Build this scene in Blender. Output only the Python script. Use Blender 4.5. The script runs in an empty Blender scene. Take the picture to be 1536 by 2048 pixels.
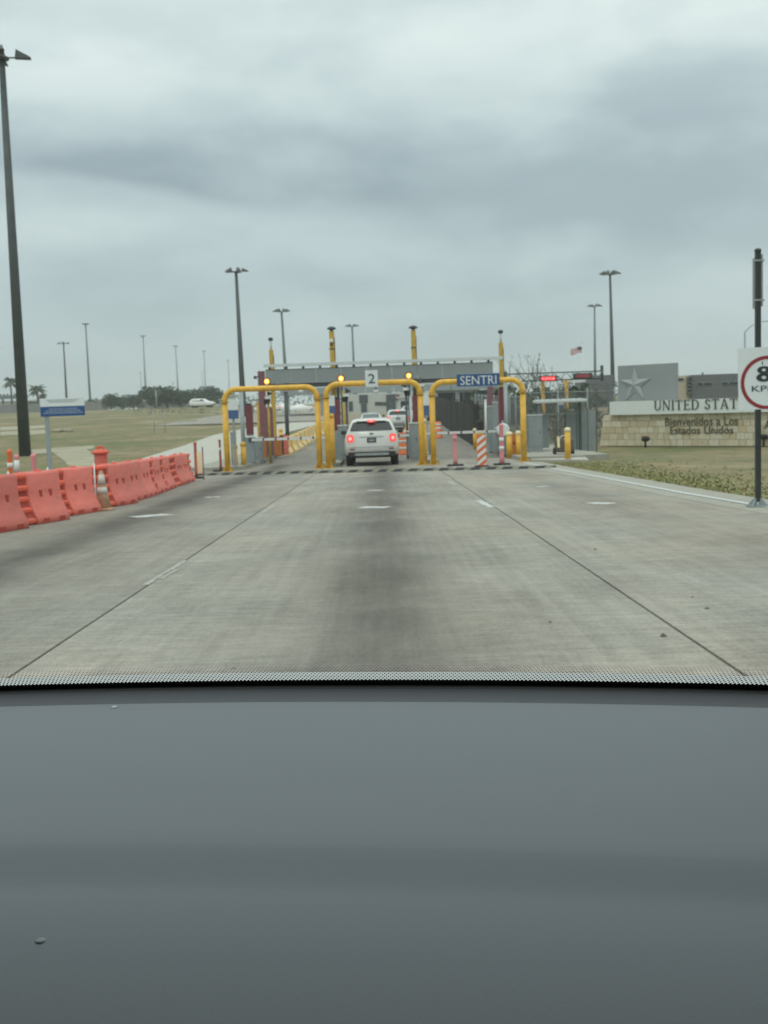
import bpy, math, random
from mathutils import Vector, Matrix, noise as mnoise
random.seed(7)
PI = math.pi
sc = bpy.context.scene
C = sc.collection

# ------------------------------------------------------------------ camera
F_PX = 2200.0
CAM = Vector((0, 0, 1.27))
PITCH, ROLL = math.radians(5.61), math.radians(1.95)
R = Matrix.Rotation(PI/2 - PITCH, 4, 'X') @ Matrix.Rotation(-ROLL, 4, 'Z')
cd = bpy.data.cameras.new('camera'); cam = bpy.data.objects.new('camera', cd); C.objects.link(cam)
cam.matrix_world = Matrix.Translation(CAM) @ R
cd.sensor_fit = 'VERTICAL'; cd.sensor_height = 24; cd.lens = 24*F_PX/2048
cd.clip_start = 0.02; cd.clip_end = 6000
cd.dof.use_dof = True; cd.dof.focus_distance = 1.0; cd.dof.aperture_fstop = 16
sc.camera = cam
sc.view_settings.view_transform = 'Standard'
sc.view_settings.look = 'None'
sc.view_settings.gamma = 1; sc.view_settings.exposure = 0
sc.view_settings.use_curve_mapping = False
sc.cycles.max_bounces = 6
sc.cycles.transparent_max_bounces = 12
sc.cycles.volume_bounces = 1

# ------------------------------------------------------------------ world
SUN_EL, SUN_ROT = math.radians(52), math.radians(200)
w = bpy.data.worlds.new('World'); sc.world = w; w.use_nodes = True
nt = w.node_tree; nt.nodes.clear()
def N(t, **k):
    n = nt.nodes.new(t)
    for a, b in k.items(): setattr(n, a, b)
    return n
def L(a, b): nt.links.new(a, b)
def math_(op, a, b=None, clamp=False):
    n = N('ShaderNodeMath', operation=op); n.use_clamp = clamp
    for i, v in enumerate((a, b)):
        if v is None: continue
        if isinstance(v, (int, float)): n.inputs[i].default_value = v
        else: L(v, n.inputs[i])
    return n.outputs[0]
out = N('ShaderNodeOutputWorld'); bg = N('ShaderNodeBackground')
sky = N('ShaderNodeTexSky', sky_type='NISHITA'); sky.sun_disc = False
sky.sun_elevation = SUN_EL; sky.sun_rotation = SUN_ROT; sky.air_density = 1.5; sky.dust_density = 3
tc = N('ShaderNodeTexCoord'); sep = N('ShaderNodeSeparateXYZ'); L(tc.outputs['Generated'], sep.inputs[0])
dx, dy, dz = sep.outputs
zc = math_('MAXIMUM', dz, 0.0)
den = math_('ADD', zc, 0.30)
cmb = N('ShaderNodeCombineXYZ')
L(math_('DIVIDE', dx, den), cmb.inputs[0]); L(math_('DIVIDE', dy, den), cmb.inputs[1])
mp = N('ShaderNodeMapping'); L(cmb.outputs[0], mp.inputs[0]); mp.inputs['Location'].default_value = (3.1, 7.7, 0)
mp1 = N('ShaderNodeMapping'); L(tc.outputs['Generated'], mp1.inputs[0]); mp1.inputs['Scale'].default_value = (1, 1, 2.3); mp1.inputs['Location'].default_value = (4.2, 1.3, 0.4)
n1 = N('ShaderNodeTexNoise'); L(mp1.outputs[0], n1.inputs['Vector'])
n1.inputs['Scale'].default_value = 4.2; n1.inputs['Detail'].default_value = 7; n1.inputs['Roughness'].default_value = 0.50; n1.inputs['Distortion'].default_value = 0.15
n2 = N('ShaderNodeTexNoise'); L(mp.outputs[0], n2.inputs['Vector'])
n2.inputs['Scale'].default_value = 0.6; n2.inputs['Detail'].default_value = 3; n2.inputs['Roughness'].default_value = 0.5
mr = N('ShaderNodeMapRange', interpolation_type='SMOOTHSTEP'); L(n1.outputs[0], mr.inputs[0])
mr.inputs[1].default_value = 0.30; mr.inputs[2].default_value = 0.66; mr.inputs[3].default_value = 0.80; mr.inputs[4].default_value = 1.09
mr2 = N('ShaderNodeMapRange'); L(n2.outputs[0], mr2.inputs[0])
mr2.inputs[1].default_value = 0.3; mr2.inputs[2].default_value = 0.7; mr2.inputs[3].default_value = 0.86; mr2.inputs[4].default_value = 1.10
cl = math_('MULTIPLY', mr.outputs[0], mr2.outputs[0])
# clouds lose their contrast towards the horizon
fade = N('ShaderNodeMapRange'); L(zc, fade.inputs[0]); fade.inputs[1].default_value = 0.0; fade.inputs[2].default_value = 0.10
fade.inputs[3].default_value = 0.25; fade.inputs[4].default_value = 1.0
cmix = N('ShaderNodeMix', data_type='FLOAT'); L(fade.outputs[0], cmix.inputs[0]); cmix.inputs[2].default_value = 1.0; L(cl, cmix.inputs[3])
# cloud banks and gaps of the photographed sky: (elevation, azimuth, half sizes in degrees, strength)
val = cmix.outputs[0]
def blob(px, py, rx, ry, amt, under=None):
    global val
    d = (R.to_3x3() @ Vector(((px-768)/F_PX, (1024-py)/F_PX, -1))).normalized()
    az0, el0 = d.x, d.z
    a = math_('MULTIPLY', math_('SUBTRACT', dx, az0), F_PX/rx)
    e = math_('MULTIPLY', math_('SUBTRACT', dz, el0), F_PX/ry)
    nz = math_('MULTIPLY', math_('SUBTRACT', n1.outputs[0], 0.5), 2.4)
    r2 = math_('ADD', math_('ADD', math_('MULTIPLY', a, a), math_('MULTIPLY', e, e)), nz)
    g = math_('POWER', 2.718, math_('MULTIPLY', math_('MAXIMUM', r2, 0.0), -1.0))
    if under:      # clouds with a defined flat underside
        d2 = (R.to_3x3() @ Vector(((px-768)/F_PX, (1024-under)/F_PX, -1))).normalized()
        u_ = N('ShaderNodeMapRange', interpolation_type='SMOOTHSTEP'); L(math_('ADD', math_('SUBTRACT', dz, math_('ADD', d2.z, math_('MULTIPLY', math_('SUBTRACT', dx, d2.x), -0.10))), math_('MULTIPLY', math_('SUBTRACT', n1.outputs[0], 0.5), 0.10)), u_.inputs[0])
        u_.inputs[1].default_value = -0.007; u_.inputs[2].default_value = 0.012; u_.inputs[3].default_value = 0; u_.inputs[4].default_value = 1
        g = math_('MULTIPLY', g, u_.outputs[0])
    front = math_('GREATER_THAN', dy, 0.0)
    val = math_('MULTIPLY', val, math_('ADD', 1.0, math_('MULTIPLY', math_('MULTIPLY', g, front), amt)))
BLOBS = [(330, 350, 430, 130, -0.30, 402), (170, 455, 200, 50, 0.26), (1080, 370, 560, 120, -0.13), (640, 200, 300, 110, -0.12),
         (330, 40, 240, 90, 0.12), (1380, 160, 300, 130, -0.10), (820, 560, 380, 40, -0.10), (930, 440, 70, 30, 0.07), (690, 225, 80, 40, 0.07), (1150, 620, 380, 40, 0.05)]
for b in BLOBS: blob(*b)
grad = math_('ADD', math_('MULTIPLY', zc, 2.0), 1.0)
lum = math_('MULTIPLY', math_('MULTIPLY', val, grad), 0.525)
# tint: thin bright cloud is neutral, thick cloud is blue grey
tint = N('ShaderNodeMix', data_type='RGBA'); L(math_('MULTIPLY', math_('SUBTRACT', math_('MULTIPLY', lum, 1.0), 0.40), 1.6, True), tint.inputs[0])
tint.inputs[6].default_value = (0.785, 1.0, 1.12, 1); tint.inputs[7].default_value = (0.95, 1.02, 0.98, 1)
vm = N('ShaderNodeVectorMath', operation='SCALE'); L(tint.outputs[2], vm.inputs[0]); L(lum, vm.inputs['Scale'])
# ten parts cloud deck to one part clear-sky radiance (0.1 strength) above it
sk = N('ShaderNodeVectorMath', operation='SCALE'); L(sky.outputs[0], sk.inputs[0]); sk.inputs['Scale'].default_value = 0.1
mx = N('ShaderNodeMix', data_type='RGBA'); mx.inputs[0].default_value = 0.04
L(vm.outputs[0], mx.inputs[6]); L(sk.outputs[0], mx.inputs[7])
L(mx.outputs[2], bg.inputs[0]); bg.inputs[1].default_value = 1.0
L(bg.outputs[0], out.inputs[0])

sl = bpy.data.lights.new('sun', 'SUN'); so = bpy.data.objects.new('sun', sl); C.objects.link(so)
sl.energy = 0.5; sl.angle = math.radians(25); sl.color = (1, 0.96, 0.9)
sdir = Vector((math.sin(SUN_ROT)*math.cos(SUN_EL), math.cos(SUN_ROT)*math.cos(SUN_EL), math.sin(SUN_EL)))
so.rotation_euler = sdir.to_track_quat('Z', 'Y').to_euler()

# ------------------------------------------------------------------ terrain profile and pixel helpers
def smooth(a, b, t):
    t = max(0.0, min(1.0, (t-a)/(b-a))); return t*t*(3-2*t)
PROF = [(-20, 0.48), (0, 0), (42, -1.008), (47, -1.09), (52, -1.14), (60, -1.14), (72, -0.99), (95, -0.60), (130, -0.25), (180, 0.05), (260, 0.4), (400, 0.7), (700, 0.9), (2500, 1.0)]
def prof(y):
    if y <= PROF[0][0]: return PROF[0][1]
    for (a, za), (b, zb) in zip(PROF, PROF[1:]):
        if y <= b: return za + (zb-za)*(y-a)/(b-a)
    return PROF[-1][1]
def gz(x, y):
    z = prof(y)
    if x < -13: z += smooth(-13, -30, x)*(1.75*smooth(60, 270, y)) if False else (min(1, max(0, (-13-x)/20.0)))*(1.7*smooth(55, 270, y))
    return z
def ray(px, py): return R.to_3x3() @ Vector(((px-768)/F_PX, (1024-py)/F_PX, -1))
def at(px, py, Y):
    d = ray(px, py); return CAM + d*(Y/d.y)
def gnd(px, py):
    d = ray(px, py); t = 3.0
    while t < 1500:
        p = CAM + d*t
        if p.z <= gz(p.x, p.y): break
        t += 0.05 if t < 150 else 0.6
    p = CAM + d*t; p.z = gz(p.x, p.y); return p
def foot(px, py, Y):       # where a thing seen at that pixel column stands, Y metres on
    p = at(px, py, Y); p.z = gz(p.x, p.y); return p

# ------------------------------------------------------------------ materials
MATS = {}
def mat(name, col, rough=0.6, metal=0.0, var=0.12, scale=6.0, bump=0.0, emit=None, estr=0, stretch=(1, 1, 1), col2=None, coat=0, detail=6):
    if name in MATS: return MATS[name]
    m = bpy.data.materials.new(name); m.use_nodes = True; MATS[name] = m
    t = m.node_tree; b = t.nodes['Principled BSDF']
    b.inputs['Roughness'].default_value = rough; b.inputs['Metallic'].default_value = metal
    b.inputs['Coat Weight'].default_value = coat
    tcn = t.nodes.new('ShaderNodeTexCoord'); mpn = t.nodes.new('ShaderNodeMapping'); mpn.inputs['Scale'].default_value = stretch
    t.links.new(tcn.outputs['Object'], mpn.inputs[0])
    ns = t.nodes.new('ShaderNodeTexNoise'); ns.inputs['Scale'].default_value = scale; ns.inputs['Detail'].default_value = detail; ns.inputs['Roughness'].default_value = 0.6
    t.links.new(mpn.outputs[0], ns.inputs['Vector'])
    cr = t.nodes.new('ShaderNodeValToRGB')
    c2 = col2 or tuple(c*(1+var) for c in col); c1 = tuple(c*(1-var) for c in col)
    cr.color_ramp.elements[0].position = 0.3; cr.color_ramp.elements[1].position = 0.7
    cr.color_ramp.elements[0].color = (*c1, 1); cr.color_ramp.elements[1].color = (*c2, 1)
    t.links.new(ns.outputs[0], cr.inputs[0]); t.links.new(cr.outputs[0], b.inputs['Base Color'])
    if bump:
        bn = t.nodes.new('ShaderNodeBump'); bn.inputs['Strength'].default_value = bump; bn.inputs['Distance'].default_value = 0.02
        t.links.new(ns.outputs[0], bn.inputs['Height']); t.links.new(bn.outputs[0], b.inputs['Normal'])
    if emit:
        b.inputs['Emission Color'].default_value = (*emit, 1); b.inputs['Emission Strength'].default_value = estr
    return m
YEL = mat('yellow_paint', (0.70, 0.40, 0.045), 0.45, var=0.22, scale=5)
YELD = mat('yellow_paint_worn', (0.50, 0.32, 0.05), 0.6, var=0.25, scale=9)
CREAM = mat('cream_sheeting', (0.84, 0.74, 0.46), 0.6, scale=8)
WHITE = mat('white_paint', (0.68, 0.71, 0.70), 0.45, var=0.05)
CARW = mat('white_car_paint', (0.66, 0.68, 0.66), 0.22, var=0.03, coat=0.6)
SILVER = mat('silver_car_paint', (0.42, 0.45, 0.46), 0.25, metal=0.3, var=0.03, coat=0.5)
DARKCAR = mat('dark_car_paint', (0.06, 0.07, 0.08), 0.25, var=0.05, coat=0.5)
REDCAR = mat('red_car_paint', (0.35, 0.03, 0.03), 0.3, var=0.05, coat=0.5)
GLASS = mat('dark_glass', (0.02, 0.028, 0.03), 0.08, var=0.05)
GLASSG = mat('green_tinted_glass', (0.05, 0.075, 0.075), 0.1, var=0.05)
BLACK = mat('black_plastic', (0.018, 0.02, 0.021), 0.6)
RUBBER = mat('tyre_rubber', (0.02, 0.021, 0.022), 0.85, var=0.3)
STEEL = mat('galvanised_steel', (0.30, 0.34, 0.35), 0.5, metal=0.3, var=0.1, scale=12)
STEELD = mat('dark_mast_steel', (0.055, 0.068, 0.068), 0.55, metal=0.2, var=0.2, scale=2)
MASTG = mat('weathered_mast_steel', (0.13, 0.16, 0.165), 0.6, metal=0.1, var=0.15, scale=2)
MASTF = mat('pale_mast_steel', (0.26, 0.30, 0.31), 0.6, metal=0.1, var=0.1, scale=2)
GREY = mat('grey_cabinet_paint', (0.24, 0.275, 0.28), 0.5, var=0.1)
PANEL = mat('grey_gantry_panel', (0.25, 0.28, 0.28), 0.55, var=0.05, scale=1.5)
FRAMED = mat('dark_frame_steel', (0.05, 0.06, 0.06), 0.6)
MAROON = mat('maroon_paint', (0.155, 0.035, 0.045), 0.5, var=0.15, scale=5)
MAROONF = mat('faded_maroon_paint', (0.20, 0.085, 0.10), 0.55, var=0.15, scale=5)
ORANGE = mat('orange_plastic', (0.78, 0.115, 0.06), 0.5, var=0.10, scale=4)
ORANGEF = mat('sun_faded_orange_plastic', (0.74, 0.175, 0.135), 0.55, var=0.10, scale=4, stretch=(1, 1, 3))
ORANGED = mat('orange_plastic_shade', (0.38, 0.05, 0.03), 0.7)  # darker copy of the orange, shade of the recesses put into the colour
PINK = mat('faded_pink_plastic', (0.68, 0.25, 0.27), 0.6, var=0.08)
SIGNO = mat('orange_reflective_sheeting', (0.68, 0.16, 0.04), 0.5, var=0.06)
BOXO = mat('rusty_orange_paint', (0.48, 0.17, 0.04), 0.6, var=0.15)
BLUE = mat('blue_sign_sheeting', (0.014, 0.075, 0.22), 0.5, var=0.05)
BLUEF = mat('faded_blue_sheeting', (0.06, 0.12, 0.27), 0.5, var=0.05)
SIGNW = mat('white_sign_sheeting', (0.66, 0.71, 0.72), 0.5, var=0.03)
SIGNRED = mat('dark_red_print', (0.25, 0.018, 0.024), 0.5, var=0.03)
INK = mat('black_print', (0.02, 0.03, 0.032), 0.5)
GREEN = mat('green_sign_sheeting', (0.01, 0.20, 0.12), 0.5, var=0.04)
AMBER = mat('amber_beacon_lens', (0.8, 0.35, 0.05), 0.4, emit=(1.0, 0.42, 0.06), estr=1.7, var=0.03)
AMBERC = mat('amber_beacon_core', (0.9, 0.6, 0.2), 0.4, emit=(1.0, 0.72, 0.25), estr=2.4, var=0.03)
TAIL = mat('lit_tail_lamp', (0.6, 0.02, 0.02), 0.3, emit=(1.0, 0.06, 0.05), estr=0.85, var=0.03)
TAILC = mat('lit_tail_lamp_core', (0.8, 0.3, 0.3), 0.3, emit=(1.0, 0.25, 0.23), estr=1.4, var=0.03)
LED = mat('red_led_text', (0.5, 0.02, 0.03), 0.4, emit=(1.0, 0.04, 0.06), estr=2.2, var=0.03)
LEDD = mat('dim_red_led_text', (0.3, 0.03, 0.05), 0.4, emit=(0.6, 0.03, 0.06), estr=0.7, var=0.1)
CONC = mat('pale_concrete', (0.42, 0.42, 0.37), 0.85, var=0.12, scale=3, bump=0.2)
KERB = mat('kerb_concrete', (0.31, 0.305, 0.26), 0.85, var=0.15, scale=4, bump=0.2)
PAINTW = mat('worn_white_road_paint', (0.50, 0.52, 0.51), 0.7, var=0.22, scale=14, stretch=(3, 1, 1))
PAINTV = mat('very_worn_road_paint', (0.34, 0.345, 0.32), 0.75, var=0.35, scale=20)
BARK = mat('bark', (0.10, 0.085, 0.07), 0.9, var=0.25, scale=10)
TWIG = mat('grey_twigs', (0.12, 0.125, 0.11), 0.9, var=0.2)
FOL = mat('dark_foliage', (0.045, 0.075, 0.05), 0.8, var=0.45, scale=2)
FOL2 = mat('grey_green_foliage', (0.075, 0.10, 0.065), 0.8, var=0.4, scale=2)
PALMF = mat('palm_foliage', (0.05, 0.085, 0.05), 0.8, var=0.3)
DRY = mat('dry_brush', (0.15, 0.135, 0.10), 0.9, var=0.35, scale=2)
ROOFM = mat('pale_roof_metal', (0.55, 0.60, 0.60), 0.5, var=0.06)
TAN = mat('tan_stucco', (0.50, 0.44, 0.33), 0.8, var=0.06)
DKBLD = mat('charcoal_cladding', (0.12, 0.13, 0.135), 0.6, var=0.1, scale=1, stretch=(1, 1, 6))
BRICK = mat('dusty_brick', (0.36, 0.30, 0.24), 0.8, var=0.1)
FENCE = mat('black_fence_steel', (0.028, 0.028, 0.025), 0.8, var=0.3, scale=1.5)
BARR = mat('grey_noise_wall', (0.20, 0.205, 0.20), 0.8, var=0.12, scale=0.8)
STARP = mat('brushed_sign_panel', (0.30, 0.325, 0.33), 0.45, metal=0.25, var=0.04, scale=1)
STARE = mat('star_metal', (0.33, 0.36, 0.365), 0.42, metal=0.25, var=0.04, scale=1)
BEAMW = mat('white_sign_beam', (0.66, 0.71, 0.69), 0.5, var=0.03)
LETTER = mat('dark_bronze_letter', (0.075, 0.08, 0.07), 0.5)
LETTERB = mat('bronze_letter_on_stone', (0.09, 0.085, 0.055), 0.5)
STONES = [mat('limestone_%s' % n, c, 0.85, var=0.12, scale=5, bump=0.5) for n, c in
          (('buff', (0.52, 0.46, 0.32)), ('cream', (0.57, 0.52, 0.38)), ('honey', (0.52, 0.44, 0.29)), ('pale', (0.60, 0.56, 0.43)))]
MORTAR = mat('mortar', (0.30, 0.26, 0.18), 0.9)
WALLW = mat('white_render_wall', (0.52, 0.53, 0.50), 0.8, var=0.05)
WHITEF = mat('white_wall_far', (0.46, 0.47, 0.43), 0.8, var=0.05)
FLAGR = mat('flag_red', (0.40, 0.12, 0.14), 0.8); FLAGW = mat('flag_white', (0.6, 0.55, 0.55), 0.8); FLAGB = mat('flag_blue', (0.05, 0.06, 0.12), 0.8)
DASH = mat('grey_dashboard_vinyl', (0.108, 0.125, 0.142), 0.55, var=0.04, scale=900, bump=0.05, detail=2)
DASHD = mat('dark_dashboard_trim', (0.046, 0.054, 0.060), 0.6, var=0.04, scale=500)
HEADL = mat('roof_lining', (0.09, 0.095, 0.095), 0.9, var=0.04)
HOOD = mat('silver_cowl_paint', (0.40, 0.43, 0.42), 0.35, metal=0.2, var=0.03)

for m_, lo, hi in ((ORANGEF, 0.80, 1.08), (ORANGE, 0.85, 1.1)):
    t_ = m_.node_tree; b_ = t_.nodes['Principled BSDF']; src = b_.inputs['Base Color'].links[0].from_socket
    oi = t_.nodes.new('ShaderNodeObjectInfo'); rg = t_.nodes.new('ShaderNodeMapRange'); rg.inputs[3].default_value = lo; rg.inputs[4].default_value = hi
    t_.links.new(oi.outputs['Random'], rg.inputs[0]); hs_ = t_.nodes.new('ShaderNodeHueSaturation'); t_.links.new(rg.outputs[0], hs_.inputs['Value']); t_.links.new(src, hs_.inputs['Color'])
    tc_ = t_.nodes.new('ShaderNodeTexCoord'); sc_ = t_.nodes.new('ShaderNodeTexNoise'); mp_ = t_.nodes.new('ShaderNodeMapping'); mp_.inputs['Scale'].default_value = (4, 0.8, 3)
    t_.links.new(tc_.outputs['Object'], mp_.inputs[0]); t_.links.new(mp_.outputs[0], sc_.inputs['Vector']); sc_.inputs['Scale'].default_value = 2.5; sc_.inputs['Detail'].default_value = 8; sc_.inputs['Roughness'].default_value = 0.7
    st_ = t_.nodes.new('ShaderNodeMapRange'); st_.inputs[1].default_value = 0.56; st_.inputs[2].default_value = 0.72; st_.inputs[4].default_value = 0.55; t_.links.new(sc_.outputs[0], st_.inputs[0])
    mx_ = t_.nodes.new('ShaderNodeMix'); mx_.data_type = 'RGBA'; t_.links.new(st_.outputs[0], mx_.inputs[0]); t_.links.new(hs_.outputs[0], mx_.inputs[6]); mx_.inputs[7].default_value = (0.33, 0.17, 0.13, 1)
    t_.links.new(mx_.outputs[2], b_.inputs['Base Color'])

# ------------------------------------------------------------------ mesh builder
class MB:
    def __init__(s): s.v = []; s.f = []; s.sm = []
    def add(s, vs, fs, smooth=False):
        b = len(s.v); s.v += [tuple(v) for v in vs]; s.f += [tuple(i+b for i in f) for f in fs]; s.sm += [smooth]*len(fs); return s
    def box(s, c, d, rz=0, rx=0, ry=0, bev=0):
        hx, hy, hz = d[0]/2, d[1]/2, d[2]/2
        M = Matrix.Translation(c) @ Matrix.Rotation(rz, 4, 'Z') @ Matrix.Rotation(ry, 4, 'Y') @ Matrix.Rotation(rx, 4, 'X')
        if bev and bev*2 < min(d[0], d[1]):
            ring = [(hx-bev, -hy), (hx, -hy+bev), (hx, hy-bev), (hx-bev, hy), (-hx+bev, hy), (-hx, hy-bev), (-hx, -hy+bev), (-hx+bev, -hy)]
            k = max(0, 1-2*bev/max(d[0], d[1])); bz = min(bev, hz*0.6)
            layers = [[(x*0.96 if False else x - math.copysign(bev*.8, x), y - math.copysign(bev*.8, y), -hz) for x, y in ring],
                      [(x, y, -hz+bz) for x, y in ring], [(x, y, hz-bz) for x, y in ring],
                      [(x - math.copysign(bev*.8, x), y - math.copysign(bev*.8, y), hz) for x, y in ring]]
            vs = [M @ Vector(p) for l in layers for p in l]; fs = []
            for a in range(3):
                for i in range(8): j = (i+1) % 8; fs.append((a*8+i, a*8+j, a*8+8+j, a*8+8+i))
            fs += [tuple(range(7, -1, -1)), tuple(range(24, 32))]
            return s.add(vs, fs)
        vs = [M @ Vector((x, y, z)) for x in (-hx, hx) for y in (-hy, hy) for z in (-hz, hz)]
        return s.add(vs, [(0, 1, 3, 2), (4, 6, 7, 5), (0, 4, 5, 1), (2, 3, 7, 6), (0, 2, 6, 4), (1, 5, 7, 3)])
    def tube(s, pts, r, n=12, cap=True):
        pts = [Vector(p) for p in pts]; rs = r if isinstance(r, (list, tuple)) else [r]*len(pts)
        vs = []; fs = []
        ax = [sum(abs((pts[i+1]-pts[i]).normalized()[k]) for i in range(len(pts)-1)) for k in range(3)]; up = Vector([1.0 if k == ax.index(min(ax)) else 0.0 for k in range(3)])
        for i, p in enumerate(pts):
            d = (pts[min(i+1, len(pts)-1)] - pts[max(i-1, 0)]).normalized()
            a = d.cross(up).normalized(); b = d.cross(a).normalized()
            for k in range(n):
                t = 2*PI*k/n; vs.append(p + (a*math.cos(t) + b*math.sin(t))*rs[i])
        for i in range(len(pts)-1):
            for k in range(n): j = (k+1) % n; fs.append((i*n+k, i*n+j, i*n+n+j, i*n+n+k))
        s.add(vs, fs, True)
        if cap:
            b = len(s.v) - len(vs)
            s.f += [tuple(b+k for k in range(n-1, -1, -1)), tuple(b+(len(pts)-1)*n+k for k in range(n))]; s.sm += [False, False]
        return s
    def lathe(s, prof_, c=(0, 0, 0), n=16):
        vs = [(c[0]+r*math.cos(2*PI*k/n), c[1]+r*math.sin(2*PI*k/n), c[2]+z) for r, z in prof_ for k in range(n)]
        fs = [(i*n+k, i*n+(k+1) % n, i*n+n+(k+1) % n, i*n+n+k) for i in range(len(prof_)-1) for k in range(n)]
        s.add(vs, fs, True); b = len(s.v)-len(vs)
        s.f += [tuple(b+k for k in range(n-1, -1, -1)), tuple(b+(len(prof_)-1)*n+k for k in range(n))]; s.sm += [False, False]
        return s
    def prism(s, poly, M, depth):     # poly in local xy, extruded along local z
        n = len(poly)
        vs = [M @ Vector((x, y, 0)) for x, y in poly] + [M @ Vector((x, y, depth)) for x, y in poly]
        fs = [tuple(range(n-1, -1, -1)), tuple(range(n, 2*n))] + [(i, (i+1) % n, n+(i+1) % n, n+i) for i in range(n)]
        return s.add(vs, fs)
    def build(s, name, m, parent=None, loc=None, rz=0):
        me = bpy.data.meshes.new(name); me.from_pydata(s.v, [], s.f); me.materials.append(m)
        me.polygons.foreach_set('use_smooth', s.sm); me.update()
        import bmesh
        if len(s.f) < 20000:
            bm = bmesh.new(); bm.from_mesh(me); bmesh.ops.recalc_face_normals(bm, faces=bm.faces[:]); bm.to_mesh(me); bm.free()
        o = bpy.data.objects.new(name, me); C.objects.link(o); o.parent = parent
        if loc is not None: o.location = loc
        o.rotation_euler.z = rz
        return o
def tag(o, label=None, cat=None, group=None, kind=None):
    if label: o['label'] = label
    if cat: o['category'] = cat
    if group: o['group'] = group
    if kind: o['kind'] = kind
    return o
def thing(name, label, cat, loc=(0, 0, 0), rz=0, group=None):
    o = bpy.data.objects.new(name, None); C.objects.link(o); o.location = loc; o.rotation_euler.z = rz
    return tag(o, label, cat, group)
def children(o): return [c for c in C.objects if c.parent == o]
def dup(root, loc, rz, label, group=None):
    def cp(o, p):
        c = o.copy(); C.objects.link(c); c.parent = p
        for ch in kids.get(o.name, []): cp(ch, c)
        return c
    kids = {}
    for c in list(C.objects):
        if c.parent: kids.setdefault(c.parent.name, []).append(c)
    r = cp(root, None); r.location = loc; r.rotation_euler.z = rz; r['label'] = label
    if group: r['group'] = group
    return r
ORD = ['nearest', 'second nearest', 'third', 'fourth', 'fifth', 'sixth', 'seventh', 'eighth', 'ninth', 'tenth', 'eleventh', 'farthest']
def text_mesh(body, size, depth):
    cu = bpy.data.curves.new('t', 'FONT'); cu.body = body; cu.size = size; cu.extrude = depth/2; cu.resolution_u = 3
    o = bpy.data.objects.new('t', cu); C.objects.link(o); bpy.context.view_layer.update()
    me = bpy.data.meshes.new_from_object(o.evaluated_get(bpy.context.evaluated_depsgraph_get()))
    C.objects.unlink(o); bpy.data.objects.remove(o); bpy.data.curves.remove(cu)
    return me
def lettering(body, height, width, depth, m, parent, org, name='letter', bold=0):
    """One mesh per character, fitted into width x height; faces local -Y; org = left bottom corner in the parent's space."""
    full = text_mesh(body, 1.0, 0.02); xs = [v.co.x for v in full.vertices]; W0, x0 = max(xs)-min(xs), min(xs)
    H0 = 0.70
    sx, sy = width/W0, height/H0
    for i, ch in enumerate(body):
        if ch == ' ': continue
        pre = text_mesh(body[:i+1], 1.0, 0.02); mxx = max(v.co.x for v in pre.vertices)
        me = text_mesh(ch, 1.0, 1.0); cx = max(v.co.x for v in me.vertices)
        off = mxx - cx - x0
        vs = []
        for v in me.vertices: vs.append(((v.co.x+off)*sx, -v.co.z*depth, v.co.y*sy))
        me.vertices.foreach_set('co', [c for v in vs for c in v]); me.materials.clear(); me.materials.append(m); me.update()
        o = bpy.data.objects.new(name, me); C.objects.link(o); o.parent = parent; o.location = org
        if bold:
            mod = o.modifiers.new('weight', 'DISPLACE'); mod.strength = bold; mod.mid_level = 0

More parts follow.
